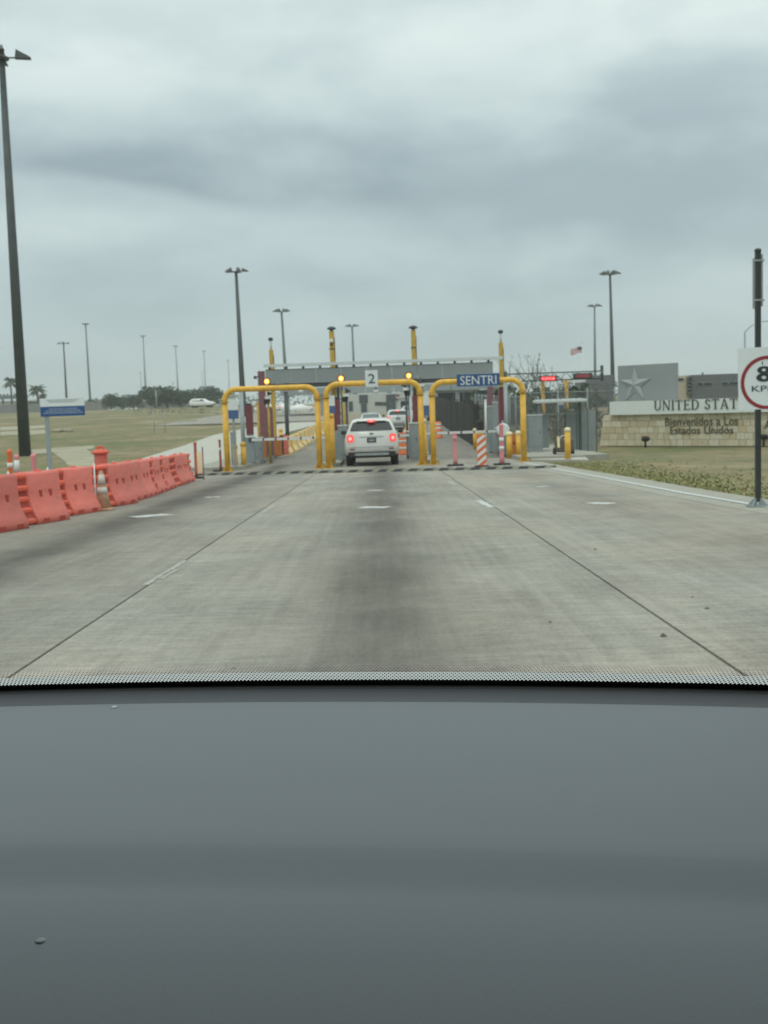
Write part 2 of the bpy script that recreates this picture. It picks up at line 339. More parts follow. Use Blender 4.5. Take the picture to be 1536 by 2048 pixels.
# ------------------------------------------------------------------ ground and road
def road_material(name, base, streak_x, streak_amt, warm=0.0):
    m = bpy.data.materials.new(name); m.use_nodes = True; t = m.node_tree; b = t.nodes['Principled BSDF']
    b.inputs['Roughness'].default_value = 0.88; b.inputs['Specular IOR Level'].default_value = 0.25
    def nn(tp, **k):
        q = t.nodes.new(tp)
        for a, v in k.items(): setattr(q, a, v)
        return q
    def mm(op, a, bb, clamp=False):
        q = nn('ShaderNodeMath', operation=op); q.use_clamp = clamp
        for i, v in enumerate((a, bb)):
            if isinstance(v, (int, float)): q.inputs[i].default_value = v
            else: t.links.new(v, q.inputs[i])
        return q.outputs[0]
    tcn = nn('ShaderNodeTexCoord')
    def noise(scale, stretch, detail=6, rough=0.6, dist=0):
        mpn = nn('ShaderNodeMapping'); mpn.inputs['Scale'].default_value = stretch; t.links.new(tcn.outputs['Object'], mpn.inputs[0])
        q = nn('ShaderNodeTexNoise'); q.inputs['Scale'].default_value = scale; q.inputs['Detail'].default_value = detail
        q.inputs['Roughness'].default_value = rough; q.inputs['Distortion'].default_value = dist
        t.links.new(mpn.outputs[0], q.inputs['Vector']); return q.outputs[0]
    broom = noise(5, (0.55, 2.6, 1), 8, 0.74)       # transverse broom finish
    wear = noise(1.3, (0.8, 0.45, 1), 9, 0.66)
    fine = noise(45, (1, 0.6, 1), 3, 0.7)
    lon = noise(3.0, (3.5, 0.10, 1), 4, 0.6)         # tyre wear along the lane
    blot = noise(0.33, (1, 0.6, 1), 4, 0.55)
    sx = nn('ShaderNodeSeparateXYZ'); t.links.new(tcn.outputs['Object'], sx.inputs[0])
    v = mm('ADD', mm('MULTIPLY', mm('SUBTRACT', broom, 0.5), 1.15), 1.0)
    v = mm('ADD', v, mm('MULTIPLY', mm('SUBTRACT', wear, 0.5), 1.0))
    v = mm('ADD', v, mm('MULTIPLY', mm('SUBTRACT', fine, 0.5), 0.75))
    v = mm('ADD', v, mm('MULTIPLY', mm('SUBTRACT', lon, 0.5), 0.5))
    d = mm('DIVIDE', mm('SUBTRACT', sx.outputs[0], streak_x), 0.42)
    d = mm('ADD', mm('MULTIPLY', d, d), mm('MULTIPLY', mm('SUBTRACT', wear, 0.5), 1.3))
    g = mm('POWER', 2.718, mm('MULTIPLY', mm('MAXIMUM', d, 0.0), -0.9))
    g = mm('MULTIPLY', g, mm('ADD', -0.05, mm('MULTIPLY', broom, 2.0), True))
    v = mm('MULTIPLY', v, mm('SUBTRACT', 1.0, mm('MULTIPLY', g, streak_amt)))
    d2 = mm('DIVIDE', mm('SUBTRACT', sx.outputs[0], streak_x), 1.05)
    d2 = mm('ADD', mm('MULTIPLY', d2, d2), mm('MULTIPLY', mm('SUBTRACT', blot, 0.5), 3.0))
    g2 = mm('POWER', 2.718, mm('MULTIPLY', mm('MAXIMUM', d2, 0.0), -0.8))
    v = mm('MULTIPLY', v, mm('SUBTRACT', 1.0, mm('MULTIPLY', g2, streak_amt*0.42)))
    mixc = nn('ShaderNodeMix', data_type='RGBA'); t.links.new(mm('MULTIPLY', mm('SUBTRACT', blot, 0.35), 3.0, True), mixc.inputs[0])
    mixc.inputs[6].default_value = (base*1.02, base*1.0, base*0.90, 1); mixc.inputs[7].default_value = (base*(1.07+warm), base*1.0, base*(0.84-warm), 1)
    vs = nn('ShaderNodeVectorMath', operation='SCALE'); t.links.new(mixc.outputs[2], vs.inputs[0]); t.links.new(v, vs.inputs['Scale'])
    # rare small dark stains and chips
    vo = nn('ShaderNodeTexVoronoi'); vo.inputs['Scale'].default_value = 1.6; vo.inputs['Randomness'].default_value = 1; t.links.new(tcn.outputs['Object'], vo.inputs['Vector'])
    spot = mm('MULTIPLY', mm('LESS_THAN', mm('ADD', vo.outputs['Distance'], mm('MULTIPLY', fine, 0.04)), 0.055), 0.5)
    mixs = nn('ShaderNodeMix', data_type='RGBA'); t.links.new(spot, mixs.inputs[0]); t.links.new(vs.outputs[0], mixs.inputs[6]); mixs.inputs[7].default_value = (0.06, 0.06, 0.055, 1)
    t.links.new(mixs.outputs[2], b.inputs['Base Color'])
    bn = nn('ShaderNodeBump'); bn.inputs['Strength'].default_value = 0.5; bn.inputs['Distance'].default_value = 0.004
    t.links.new(mm('ADD', broom, mm('MULTIPLY', fine, 0.5)), bn.inputs['Height']); t.links.new(bn.outputs[0], b.inputs['Normal'])
    return m
RMID = road_material('middle_lane_concrete', 0.285, -0.03, 0.46)
RLEFT = road_material('left_lane_concrete', 0.262, -4.0, 0.55)
RRIGHT = road_material('right_lane_concrete', 0.285, 3.6, 0.14, 0.02)
RFAR = road_material('far_concrete', 0.27, 0.0, 0.0)

def grass_material():
    m = bpy.data.materials.new('mown_grass_ground'); m.use_nodes = True; t = m.node_tree; b = t.nodes['Principled BSDF']
    b.inputs['Roughness'].default_value = 0.95
    tcn = t.nodes.new('ShaderNodeTexCoord')
    def noise(scale, stretch=(1, 1, 1), detail=6, rough=0.65):
        mpn = t.nodes.new('ShaderNodeMapping'); mpn.inputs['Scale'].default_value = stretch; t.links.new(tcn.outputs['Object'], mpn.inputs[0])
        q = t.nodes.new('ShaderNodeTexNoise'); q.inputs['Scale'].default_value = scale; q.inputs['Detail'].default_value = detail; q.inputs['Roughness'].default_value = rough
        t.links.new(mpn.outputs[0], q.inputs['Vector']); return q.outputs[0]
    def ramp(src, stops):
        r = t.nodes.new('ShaderNodeValToRGB'); el = r.color_ramp.elements
        while len(el) < len(stops): el.new(0.5)
        for e, (p, c) in zip(el, stops): e.position = p; e.color = (*c, 1)
        t.links.new(src, r.inputs[0]); return r.outputs[0]
    big = ramp(noise(0.17, (0.8, 0.6, 1), 8), [(0.34, (0.115, 0.13, 0.045)), (0.45, (0.165, 0.16, 0.072)), (0.54, (0.20, 0.165, 0.092)), (0.64, (0.29, 0.245, 0.155))])
    mid = ramp(noise(0.7, (1, 0.7, 1), 8, 0.7), [(0.34, (0.58, 0.74, 0.50)), (0.5, (0.95, 0.95, 0.92)), (0.66, (1.30, 1.14, 1.05))])
    mul = t.nodes.new('ShaderNodeMix'); mul.data_type = 'RGBA'; mul.blend_type = 'MULTIPLY'; mul.inputs[0].default_value = 1
    t.links.new(big, mul.inputs[6]); t.links.new(mid, mul.inputs[7])
    fine = ramp(noise(7, (1, 0.7, 1), 7, 0.8), [(0.32, (0.62, 0.66, 0.60)), (0.68, (1.28, 1.24, 1.22))])
    mul2 = t.nodes.new('ShaderNodeMix'); mul2.data_type = 'RGBA'; mul2.blend_type = 'MULTIPLY'; mul2.inputs[0].default_value = 1
    t.links.new(mul.outputs[2], mul2.inputs[6]); t.links.new(fine, mul2.inputs[7])
    t.links.new(mul2.outputs[2], b.inputs['Base Color'])
    return m
GRASS = grass_material()
DIRT = mat('pale_dirt', (0.32, 0.30, 0.215), 0.95, var=0.22, scale=0.8, bump=0.3)

def frange(a, b, s):
    o = []; v = a
    while v < b-1e-6: o.append(v); v += s
    return o + [b]
xs = [-1500, -900, -500, -300] + frange(-200, -60, 20) + frange(-50, -14, 4) + [-13, 0, 6.6] + frange(10, 60, 5) + [80, 120, 200, 350, 700, 1500]
ys = [-60, -20, 0, 20] + frange(30, 70, 5) + frange(72, 130, 6) + frange(140, 280, 10) + [320, 360, 400, 500, 700, 1100, 1600]
ys = sorted(set(ys + [p[0] for p in PROF if -60 < p[0] < 1600] + [1600]))
g = MB(); nx = len(xs)
vs = []
for y in ys:
    for x in xs:
        lump = 0.12*mnoise.noise(Vector((x*0.09, y*0.09, 0))) if (x > 8 or x < -14) and y < 400 else 0
        vs.append((x, y, gz(x, y) - 0.05 + (lump if x > 12 or x < -16 else 0)))
g.add(vs, [(j*nx+i, j*nx+i+1, (j+1)*nx+i+1, (j+1)*nx+i) for j in range(len(ys)-1) for i in range(nx-1)], True)
tag(g.build('ground', GRASS), 'dry mown grass field on both sides of the road', kind='structure')

def strip(pts_l, pts_r, dz, thick=0.0, sub=None):
    """sheet between two polylines following the ground profile"""
    m_ = MB(); n = len(pts_l)
    top = [(x, y, gz(x, y)+dz) for x, y in pts_l] + [(x, y, gz(x, y)+dz) for x, y in pts_r]
    m_.add(top, [(i, n+i, n+i+1, i+1) for i in range(n-1)])
    if thick:
        bot = [(x, y, z-thick) for x, y, z in top]; b = len(m_.v)
        m_.add(bot, []); 
        for i in range(n-1):
            m_.f += [(i, i+1, b+i+1, b+i), (n+i, b+n+i, b+n+i+1, n+i+1)]; m_.sm += [False, False]
        m_.f += [(0, b, b+n, n), (n-1, 2*n-1, b+2*n-1, b+n-1)]; m_.sm += [False, False]
    return m_
def yl(a, b): return [a] + [y for y in sorted(set([p[0] for p in PROF] + frange(math.ceil(a), b, 4))) if a+0.01 < y < b-0.01] + [b]
road = tag(thing('road', 'pale grey concrete roadway of three lanes', 'road'), kind='structure'); del road['category']
def slab(x0, x1, y0, y1, m_, dz=0.0):
    Y = yl(y0, y1)
    return strip([(x0, y) for y in Y], [(x1, y) for y in Y], dz, 0.08).build('concrete_slab', m_, road)
J = 0.011
for (x0, x1, m_, ysplit) in ((-12.2, -5.75, RFAR, (-4, 20, 44)), (-5.75+2*J, -2.07-J, RLEFT, (-4, 8.2, 26, 44.5)), (-2.07+J, 1.76-J, RMID, (-4, 44.5)), (1.76+J, 5.3, RRIGHT, (-4, 44.5))):
    for a, b in zip(ysplit, ysplit[1:]): slab(x0, x1, a, b-(0.01), m_)
RF2 = road_material('inspection_lane_concrete', 0.20, 0.0, 0.0)
Y = yl(44.51, 118)
strip([(-5.6, y) for y in Y], [(5.5, y) for y in Y], -0.004, 0.08).build('far_concrete_slab', RF2, road)
Y = yl(118.02, 200)
strip([(-24, y) for y in Y], [(26, y) for y in Y], -0.004, 0.08).build('plaza_slab', RFAR, road)
# joint filler at the bottom of the open joints
for x in (-5.74, -2.07, 1.76):
    Y = yl(-4, 44.4); strip([(x-0.02, y) for y in Y], [(x+0.02, y) for y in Y], -0.018).build('joint_filler', BLACK, road)
# exit road on the left, curving right behind the gates
P = [(-12.2, 44.0), (-12.4, 55), (-12.9, 72), (-13.3, 88), (-12.3, 102), (-9.5, 118)]
Q = [(-5.76, 44.0), (-7.4, 55), (-7.6, 72), (-7.4, 88), (-6.4, 102), (-5.6, 118)]
exit_road = tag(strip(P, Q, 0.004).build('exit_road', CONC), 'pale concrete exit road curving away left of the striped gates', kind='structure')

# shoulder, edge line, kerbs right of the lanes
EL = [(6.1, -4), (5.65, 10), (5.42, 15.4), (5.22, 19), (5.10, 25), (4.92, 31.6), (4.86, 38)]
def off(pl, d): return [(x+d, y) for x, y in pl]
sh = strip([(x-0.45, y) for x, y in EL], [(x+0.62, y) for x, y in EL], 0.006, 0.06)
tag(sh.build('road_shoulder', KERB), 'narrow concrete shoulder strip along the right lane edge', kind='structure')
el = strip(off(EL, -0.07), off(EL, 0.07), 0.014)
tag(el.build('edge_line', PAINTW), 'white painted line along the right edge of the road', kind='structure')

def patch(name, px0, py0, px1, py1, wid, m_, label, across=False):
    a, b = gnd(px0, py0), gnd(px1, py1); d = (b-a); d.z = 0; n = Vector((-d.y, d.x, 0)).normalized()*wid/2
    poly = []
    K = 5
    rnd = random.Random(px0*7+py0)
    for s in (1, -1):
        rng = range(K+1) if s == 1 else range(K, -1, -1)
        for i in rng:
            p = a + (b-a)*(i/K) + n*s*(1+rnd.uniform(-0.35, 0.15)); poly.append((p.x, p.y, gz(p.x, p.y)+0.004))
    o = MB().add(poly, [tuple(range(len(poly)))]).build(name, m_)
    o['kind'] = 'structure'; o['label'] = label
patch('lane_marking', 721, 1015, 778, 1015, 0.38, PAINTW, 'worn white bar marking in the middle lane, nearer one')
patch('lane_marking', 736, 981, 766, 981, 0.28, PAINTW, 'small white bar marking in the middle lane, farther one')
patch('lane_marking', 268, 1035, 336, 1029, 0.42, PAINTW, 'worn white marking in the left lane beside the orange barriers')
patch('lane_marking', 411, 995, 424, 994.5, 0.3, PAINTW, 'left of two small white marks in the left lane')
patch('lane_marking', 428, 994.5, 440, 994, 0.3, PAINTW, 'right of two small white marks in the left lane')
patch('lane_marking', 1180, 1006, 1222, 1008, 0.35, PAINTW, 'white bar marking in the right lane, nearer one')
patch('lane_marking', 1078, 973, 1092, 973.5, 0.32, PAINTW, 'small bright white mark in the right lane, farther one')
patch('lane_dash', 957, 1002, 985, 1015, 0.13, PAINTW, 'white dash on the joint right of the middle lane, nearer one')
patch('lane_dash', 897, 963, 911, 970, 0.12, PAINTV, 'faint white dash on the joint right of the middle lane, farther one')
patch('lane_dash', 549, 1011, 524, 1027, 0.06, PAINTV, 'faint white dash on the left joint beyond the patch')
patch('lane_dash', 372, 1122, 290, 1172, 0.055, PAINTV, 'worn white dash and patch on the left joint')
patch('road_patch', 352, 1140, 318, 1160, 0.09, KERB, 'grey filler patch on the left joint')
for (px, py, s) in ((1326, 1274, 0.035), (1414, 1220, 0.02), (1100, 1245, 0.014), (1190, 1100, 0.02), (1385, 1195, 0.012)):
    p = gnd(px, py); m_ = MB()
    m_.add([(s*random.uniform(.5, 1.3)*math.cos(a), s*random.uniform(.4, 1)*math.sin(a), 0) for a in [i*PI/4 for i in range(8)]] + [(0, 0, s*0.6)], [(i, (i+1) % 8, 8) for i in range(8)])
    tag(m_.build('clod', BARK, None, (p.x, p.y, p.z+0.002)), 'small dark clod of dirt on the right lane at %s' % {1326: 'the bottom, largest one', 1414: 'the far right', 1100: 'the left of the joint', 1190: 'mid distance', 1385: 'the right, tiny one'}[px], 'clod')

# dirt tracks on the left field
def blobpatch(name, pts, m_, label, dz=0.012, lab=True):
    poly = [gnd(*p) for p in pts]; cx = sum(p.x for p in poly)/len(poly); cy = sum(p.y for p in poly)/len(poly)
    fine = []
    for a, b in zip(poly, poly[1:]+poly[:1]):
        for i in range(6):
            q = a.lerp(b, i/6); k = 1+0.10*mnoise.noise(Vector((q.x*1.3, q.y*0.9, 3)))
            fine.append((cx+(q.x-cx)*k, cy+(q.y-cy)*k))
    rings = []; n = len(fine)
    for s in (1, 0.66, 0.33): rings += [(cx+(x-cx)*s, cy+(y-cy)*s) for x, y in fine]
    rings.append((cx, cy))
    v_ = []
    for i, (x, y) in enumerate(rings):
        lump = 0.12*mnoise.noise(Vector((x*0.09, y*0.09, 0))) if x < -16 else 0
        v_.append((x, y, gz(x, y)-0.05+lump+(dz if i < n else 0.05)))
    f_ = [(r*n+i, r*n+(i+1) % n, (r+1)*n+(i+1) % n, (r+1)*n+i) for r in range(2) for i in range(n)] + [(2*n+i, 2*n+(i+1) % n, 3*n) for i in range(n)]
    o = MB().add(v_, f_, True).build(name, m_); o['kind'] = 'structure'; o['label'] = label
blobpatch('dirt_track', [(95, 896), (165, 892), (196, 915), (205, 935), (150, 938), (120, 915)], DIRT, 'pale dirt track crossing the grass behind the blue sign')
blobpatch('dirt_track', [(62, 900), (190, 889), (188, 898), (66, 908)], DIRT, 'pale dirt patch beside the tall mast base')
blobpatch('dirt_track', [(0, 863), (95, 858), (100, 866), (0, 871)], DIRT, 'pale dirt strip across the field at the far left')
blobpatch('dirt_track', [(0, 853), (90, 849), (92, 854), (0, 859)], DIRT, 'thin pale dirt strip farther up the field on the left')
blobpatch('bare_ground', [(330, 812), (640, 800), (640, 826), (520, 832), (330, 828)], DIRT, 'dry bare ground far beyond the left gate')

# ------------------------------------------------------------------ gates
def goalpost(Yg, pxl, pxr, label, top=2.86, rzt=0):
    a, b = at(pxl, 935, Yg), at(pxr, 935, Yg)
    t = thing('overhead_barrier', label, 'barrier', ((a.x+b.x)/2, Yg, gz(0, Yg)), rzt, 'yellow pipe height bars over the lanes')
    h = (b.x-a.x)/2; r = 0.42
    for s in (-1, 1):
        MB().tube([(s*h, 0, 0.02), (s*h, 0, top-r-0.03)], 0.103, 18).build('post', YEL, t)
        fl = MB().lathe([(0.103, 0), (0.14, 0.0), (0.14, 0.05), (0.103, 0.05)], (s*h, 0, top-r-0.05), 18)
        fl.build('collar', YELD, t)
        MB().box((s*h, 0, 0.014), (0.42, 0.42, 0.03)).build('base_plate', YELD, t)
        for k in range(4):
            gs = MB()
            a_ = k*PI/2 + PI/4
            M = Matrix.Translation((s*h, 0, 0.03)) @ Matrix.Rotation(a_, 4, 'Z') @ Matrix.Rotation(PI/2, 4, 'X')
            gs.prism([(0.09, 0), (0.22, 0), (0.09, 0.2)], M, 0.012)
            gs.build('gusset', YELD, t)
    pts = [(-h, 0, top-r)]
    for i in range(9): a_ = PI - i*PI/16; pts.append((-h+r+r*math.cos(a_), 0, top-r+r*math.sin(a_)))
    for i in range(9): a_ = PI/2 - i*PI/16; pts.append((h-r+r*math.cos(a_), 0, top-r+r*math.sin(a_)))
    pts.append((h, 0, top-r))
    MB().tube(pts, 0.10, 18).build('crossbar', YEL, t)
    return t
G1 = goalpost(39.2, 455.5, 640, 'leftmost yellow pipe height bar, plain crossbar with no sign', 2.90)
G2 = goalpost(39.0, 657.5, 845, 'middle yellow pipe height bar over the white suv, lane 2 plate on top', 2.95)
G3 = goalpost(39.0, 868, 1048.5, 'right yellow pipe height bar carrying the blue sign', 2.90)
gzz = gz(0, 39)
# lane 2 plate
p = at(743, 757, 38.86)
t = thing('lane_number_sign', 'white square plate with a black 2 on the middle crossbar', 'sign', (p.x, 38.86, p.z))
MB().box((0, 0, 0), (0.44, 0.02, 0.58)).build('plate', SIGNW, t)
lettering('2', 0.33, 0.235, 0.012, INK, t, (-0.115, -0.017, -0.165), 'numeral')
# SENTRI
p = at(956.5, 760, 38.86)
t = thing('lane_name_sign', 'blue sign with white letters reading SENTRI on the right crossbar', 'sign', (p.x, 38.86, p.z))
MB().box((0, 0, 0), (1.50, 0.02, 0.46)).build('plate', BLUE, t)
m_ = MB()
for c_, d_ in (((0, 0.222), (1.48, 0.008)), ((0, -0.222), (1.48, 0.008))): m_.box((c_[0], -0.012, c_[1]), (d_[0], 0.006, d_[1]))
m_.build('border', WHITE, t)
lettering('SENTRI', 0.31, 1.27, 0.012, WHITE, t, (-0.635, -0.017, -0.155), 'letter', 0)

# speed hump of rubber modules in front of the gates
sb = thing('speed_bump', 'black rubber speed hump with yellow stripes across all lanes', 'speed bump', (0, 0, 0))
a, b = gnd(398, 951), gnd(1108, 936)
nseg = 48
STR = mat('faded_yellow_stripe', (0.15, 0.155, 0.11), 0.7, var=0.4, scale=8)
for i in range(nseg):
    k0 = (i+(0.16 if i % 2 else 0))/nseg; k1 = (i+1+(0 if i % 2 else 0.16))/nseg
    q0 = a.lerp(b, k0); q1 = a.lerp(b, k1)
    c = (q0+q1)/2; wd = (q1-q0).length-0.006
    z = gz(c.x, c.y)+0.002; sk = 0.09
    pr = [(-0.24, 0), (-0.17, 0.045), (-0.05, 0.075), (0.05, 0.075), (0.17, 0.045), (0.24, 0)]
    v_ = [(c.x-wd/2+sk*(yy/0.17), c.y+yy, z+zz) for yy, zz in pr] + [(c.x+wd/2+sk*(yy/0.17), c.y+yy, z+zz) for yy, zz in pr]
    MB().add(v_, [(k, k+1, 7+k, 6+k) for k in range(5)] + [(5, 4, 3, 2, 1, 0), (6, 7, 8, 9, 10, 11), (0, 6, 11, 5)]).build('bump_module', STR if i % 2 else RUBBER, sb)

# ------------------------------------------------------------------ islands
def island(pts, label, h=0.14):
    poly = [Vector((x, y)) for x, y in pts]; n = len(poly); v_ = []
    for x, y in pts: v_.append((x, y, gz(x, y)-0.05))
    for x, y in pts: v_.append((x, y, gz(x, y)+h))
    o = MB().add(v_, [tuple(range(n, 2*n))] + [(i, (i+1) % n, n+(i+1) % n, n+i) for i in range(n)]).build('traffic_island', KERB)
    o['label'] = label; o['kind'] = 'structure'
def isl(x0, x1, y0, y1, label):
    ysq = [y0] + [y for y in (44, 47, 52, 60, 72) if y0+.5 < y < y1-.5] + [y1]
    island([(x, y) for x, y in [((x0+x1)/2, y0-0.5)]] + [(x1, y) for y in ysq] + [(x0, y) for y in ysq[::-1]], label)
isl(-7.2, -5.15, 40.4, 62, 'raised kerbed island left of the left lane')
isl(-2.25, -1.55, 40.4, 60, 'narrow raised island between left and middle lanes')
isl(1.62, 2.10, 40.4, 60, 'narrow raised island between middle and right lanes')
isl(5.05, 8.3, 40.2, 58, 'raised concrete island right of the right lane')
# pale pad with bollard on right
pp = [gnd(1060, 905), gnd(1150, 903), gnd(1178, 922), gnd(1062, 922)]
v_ = [(q.x, q.y, gz(q.x, q.y)+0.05) for q in pp] + [(q.x, q.y, gz(q.x, q.y)-0.05) for q in pp]
tag(MB().add(v_, [(0, 1, 2, 3), (0, 4, 5, 1), (1, 5, 6, 2), (2, 6, 7, 3), (3, 7, 4, 0)]).build('concrete_pad', CONC), 'pale concrete pad under the lone yellow bollard', kind='structure')

def bollard(px, py, h, label, r=0.1, Y=None, cap=True):
    p = gnd(px, py) if Y is None else foot(px, py, Y)
    t = thing('bollard', label, 'bollard', (p.x, p.y, p.z), 0, 'yellow steel bollards by the gates')
    MB().lathe([(r, 0), (r, h-0.16)], n=16).build('post', YEL, t)
    MB().lathe([(r+0.006, h-0.16), (r+0.006, h-0.05), (r*0.8, h-0.015), (r*0.3, h)], n=16).build('cap', CREAM if cap else YEL, t)
    return t
bollard(1136, 921, 1.16, 'lone yellow bollard with pale cap on the concrete pad', 0.105)
bollard(472, 932, 0.95, 'yellow bollard just inside the left gate post, left of two', 0.085, cap=False, Y=41.5)
bollard(488, 932, 1.02, 'yellow bollard beside the grey barrier box, right of two', 0.10, cap=False, Y=41.8)
bollard(1019, 905, 1.05, 'yellow bollard left of the orange box by the right gate', 0.12, Y=43.2)
bollard(1037, 905, 1.08, 'yellow bollard right of the orange box by the right gate', 0.09, Y=43.0)
bollard(950, 893, 1.05, 'thin yellow bollard with white cap before the dark fence', 0.08, Y=55)
bollard(852, 926, 1.65, 'tall thin yellow post right of the middle gate', 0.05, Y=40.0, cap=True)
bollard(667, 930, 1.95, 'tall yellow post tucked beside the middle gate left leg', 0.085, Y=40.2, cap=False)
bollard(562, 880, 1.3, 'yellow bollard behind the striped barriers end', 0.1, Y=58, cap=False)
p = foot(961, 893, 54)
t = thing('control_box', 'short yellow cabinet with a black lamp on top before the dark fence', 'cabinet', tuple(p))
MB().box((0, 0, 0.47), (0.42, 0.3, 0.94), bev=0.02).build('box', YEL, t); MB().box((0, 0, 1.2), (0.3, 0.25, 0.5), bev=0.05).build('lamp', BLACK, t)
p = foot(1028, 905, 43.3)
t = thing('control_box', 'narrow rust orange box between two yellow bollards', 'cabinet', tuple(p))
MB().box((0, 0, 0.53), (0.22, 0.3, 0.9), bev=0.02).build('box', BOXO, t); MB().box((-0.02, -0.16, 0.6), (0.08, 0.02, 0.06)).build('latch', BLACK, t)
p = foot(1007, 905, 43.8)
t = thing('convex_mirror', 'pale round mirror disc on a grey pole beside the right gate', 'mirror', tuple(p))
MB().tube([(0, 0.05, 0.1), (0, 0.05, 1.5)], 0.03, 10).build('pole', STEEL, t)
MB().tube([(0, 0.0, 1.12), (0, -0.05, 1.12)], [0.27, 0.22], 24).build('disc', SIGNW, t)

# barrier machines and arms
def arm_gate(px, py, Y, length, s, label, harm=0.99):
    p = foot(px, py, Y); p.z += 0.14
    t = thing('boom_gate', label, 'boom gate', tuple(p), 0, 'boom gates across the lanes')
    MB().box((0, 0.2, 0.5), (0.42, 0.42, 1.0), bev=0.03).build('cabinet', GREY, t)
    MB().box((0, 0.2, 1.03), (0.46, 0.46, 0.06), bev=0.02).build('lid', ROOFM, t)
    MB().tube([(s*0.05, -0.06, harm-0.14), (s*0.05, 0.02, harm-0.14)], 0.09, 14).build('hub', STEELD, t)
    n = 6
    for i in range(n):
        L0 = length/n
        if i % 1 == 0:
            MB().box((s*(0.1+L0*(i+0.45)), -0.1, harm-0.14), (L0*0.86, 0.045, 0.10)).build('arm_section', WHITE, t)
            MB().box((s*(0.1+L0*(i+0.95)), -0.1, harm-0.14), (L0*0.14, 0.046, 0.101)).build('arm_band', MAROON, t)
    return t
arm_gate(500, 915, 44.2, 3.0, 1, 'boom gate with lowered white and red arm in the left lane', 1.06)
arm_gate(826, 915, 45.3, 2.9, -1, 'boom gate with lowered arm in front of the white suv', 1.02)
arm_gate(1003, 905, 45.5, 3.15, -1, 'boom gate with lowered white and red arm in the right lane', 1.06)

def cabinet(px, py, Y, wd, h, dp, m_, label, lid=True, dz=0.14):
    p = foot(px, py, Y); p.z += dz
    t = thing('equipment_cabinet', label, 'cabinet', tuple(p), 0, 'grey equipment cabinets on the islands')
    MB().box((0, 0, h/2), (wd, dp, h), bev=0.02).build('case', m_, t)
    MB().box((0, -dp/2-0.008, h*0.55), (wd*0.82, 0.016, h*0.75)).build('door', m_, t)
    MB().box((wd*0.3, -dp/2-0.022, h*0.55), (0.02, 0.014, 0.12)).build('handle', BLACK, t)
    if lid: MB().box((0, 0, h+0.02), (wd+0.05, dp+0.05, 0.04)).build('lid', ROOFM, t)
    return t
cabinet(688, 925, 43.6, 0.36, 1.35, 0.5, GREY, 'grey cabinet left of the white suv')
cabinet(829, 925, 43.4, 0.34, 1.35, 0.5, GREY, 'grey cabinet right of the white suv beside the gate leg')
cabinet(517, 915, 47, 0.42, 0.95, 0.4, GREY, 'low grey cabinet behind the left boom box')
cabinet(469, 930, 41.7, 0.2, 1.25, 0.2, STEEL, 'slim pale grey box on the post inside the left gate')
cabinet(984, 900, 47.5, 0.30, 1.95, 0.4, GREY, 'tall grey cabinet beside the right maroon column')
cabinet(993, 905, 46.5, 0.22, 2.1, 0.3, STEEL, 'slim pale cabinet next to the tall grey one on the right')
cabinet(1070, 900, 46, 0.60, 1.55, 0.5, GREY, 'wide grey electrical cabinet right of the right gate', dz=0.1)
cabinet(1090, 895, 47.5, 0.32, 1.4, 0.3, STEEL, 'pale grey meter cabinet inside the small shelter', dz=0.25)

# maroon columns with the overhead gantry panel
GY = 50.0
gt = thing('overhead_gantry', 'long grey panelled gantry on maroon columns spanning the lanes', 'gantry', (0, GY, gz(0, GY)))
gb = gz(0, GY)
xl, xr = at(531, 755, GY).x, at(986, 740, GY).x
zt = at(531, 742, GY).z - gb; zr = at(986, 724, GY).z - gb
ztop = (zt+zr)/2; ph = 0.60
npan = 9
for i in range(npan):
    x0 = xl+(xr-xl)*i/npan; x1 = xl+(xr-xl)*(i+1)/npan
    MB().box(((x0+x1)/2, 0, ztop-ph/2), ((x1-x0)-0.012, 0.10, ph)).build('panel', PANEL, gt)
MB().box(((xl+xr)/2, 0.06, ztop-ph-0.11), ((xr-xl), 0.12, 0.20)).build('lower_beam', FRAMED, gt)
MB().box(((xl+xr)/2+0.2, 0.0, ztop+0.20), ((xr-xl)+0.5, 0.30, 0.13)).build('top_rail', ROOFM, gt)
MB().box(((xl+xr)/2, 0.0, ztop+0.015), ((xr-xl), 0.06, 0.028)).build('panel_cap', FRAMED, gt)
for i in range(14):
    MB().box((xl+0.2+(xr-xl-0.4)*i/13, 0.0, ztop+0.082), (0.10, 0.06, 0.105)).build('bracket', FRAMED, gt)
for (px, w_, hh) in ((522, 0.30, ztop-0.02), (981, 0.24, ztop+0.05)):
    x_ = at(px, 760, GY).x - (0 if px < 700 else 0)
    MB().box((x_, 0.22, hh/2+0.0), (w_, 0.28, hh)).build('column', MAROONF, gt)
for px in (676, 830):
    MB().box((at(px, 790, GY).x, 0.30, (ztop-ph)/2), (0.13, 0.13, ztop-ph)).build('column', STEELD, gt)
# cameras hanging under the panel
for k, px in enumerate((602, 752)):
    p = at(px, 783, GY-0.3)
    t = thing('camera', 'white camera under the gantry above the %s lane' % ('left', 'middle')[k], 'camera', tuple(p), 0, 'cameras under the gantry')
    MB().box((0, 0.1, 0.12), (0.05, 0.05, 0.2)).build('bracket', BLACK, t)
    MB().lathe([(0.03, -0.08), (0.1, -0.05), (0.11, 0.03), (0.08, 0.06)], n=12).build('dome', WHITE, t)
p = at(512, 755, GY)
t = thing('camera', 'small camera on the outer side of the left maroon column', 'camera', (p.x, GY+0.1, p.z), 0, 'cameras under the gantry')
MB().box((0.08, 0, 0.04), (0.2, 0.04, 0.04)).build('arm', STEELD, t); MB().box((-0.04, -0.05, 0), (0.12, 0.28, 0.12), ry=0.5).build('body', STEELD, t)

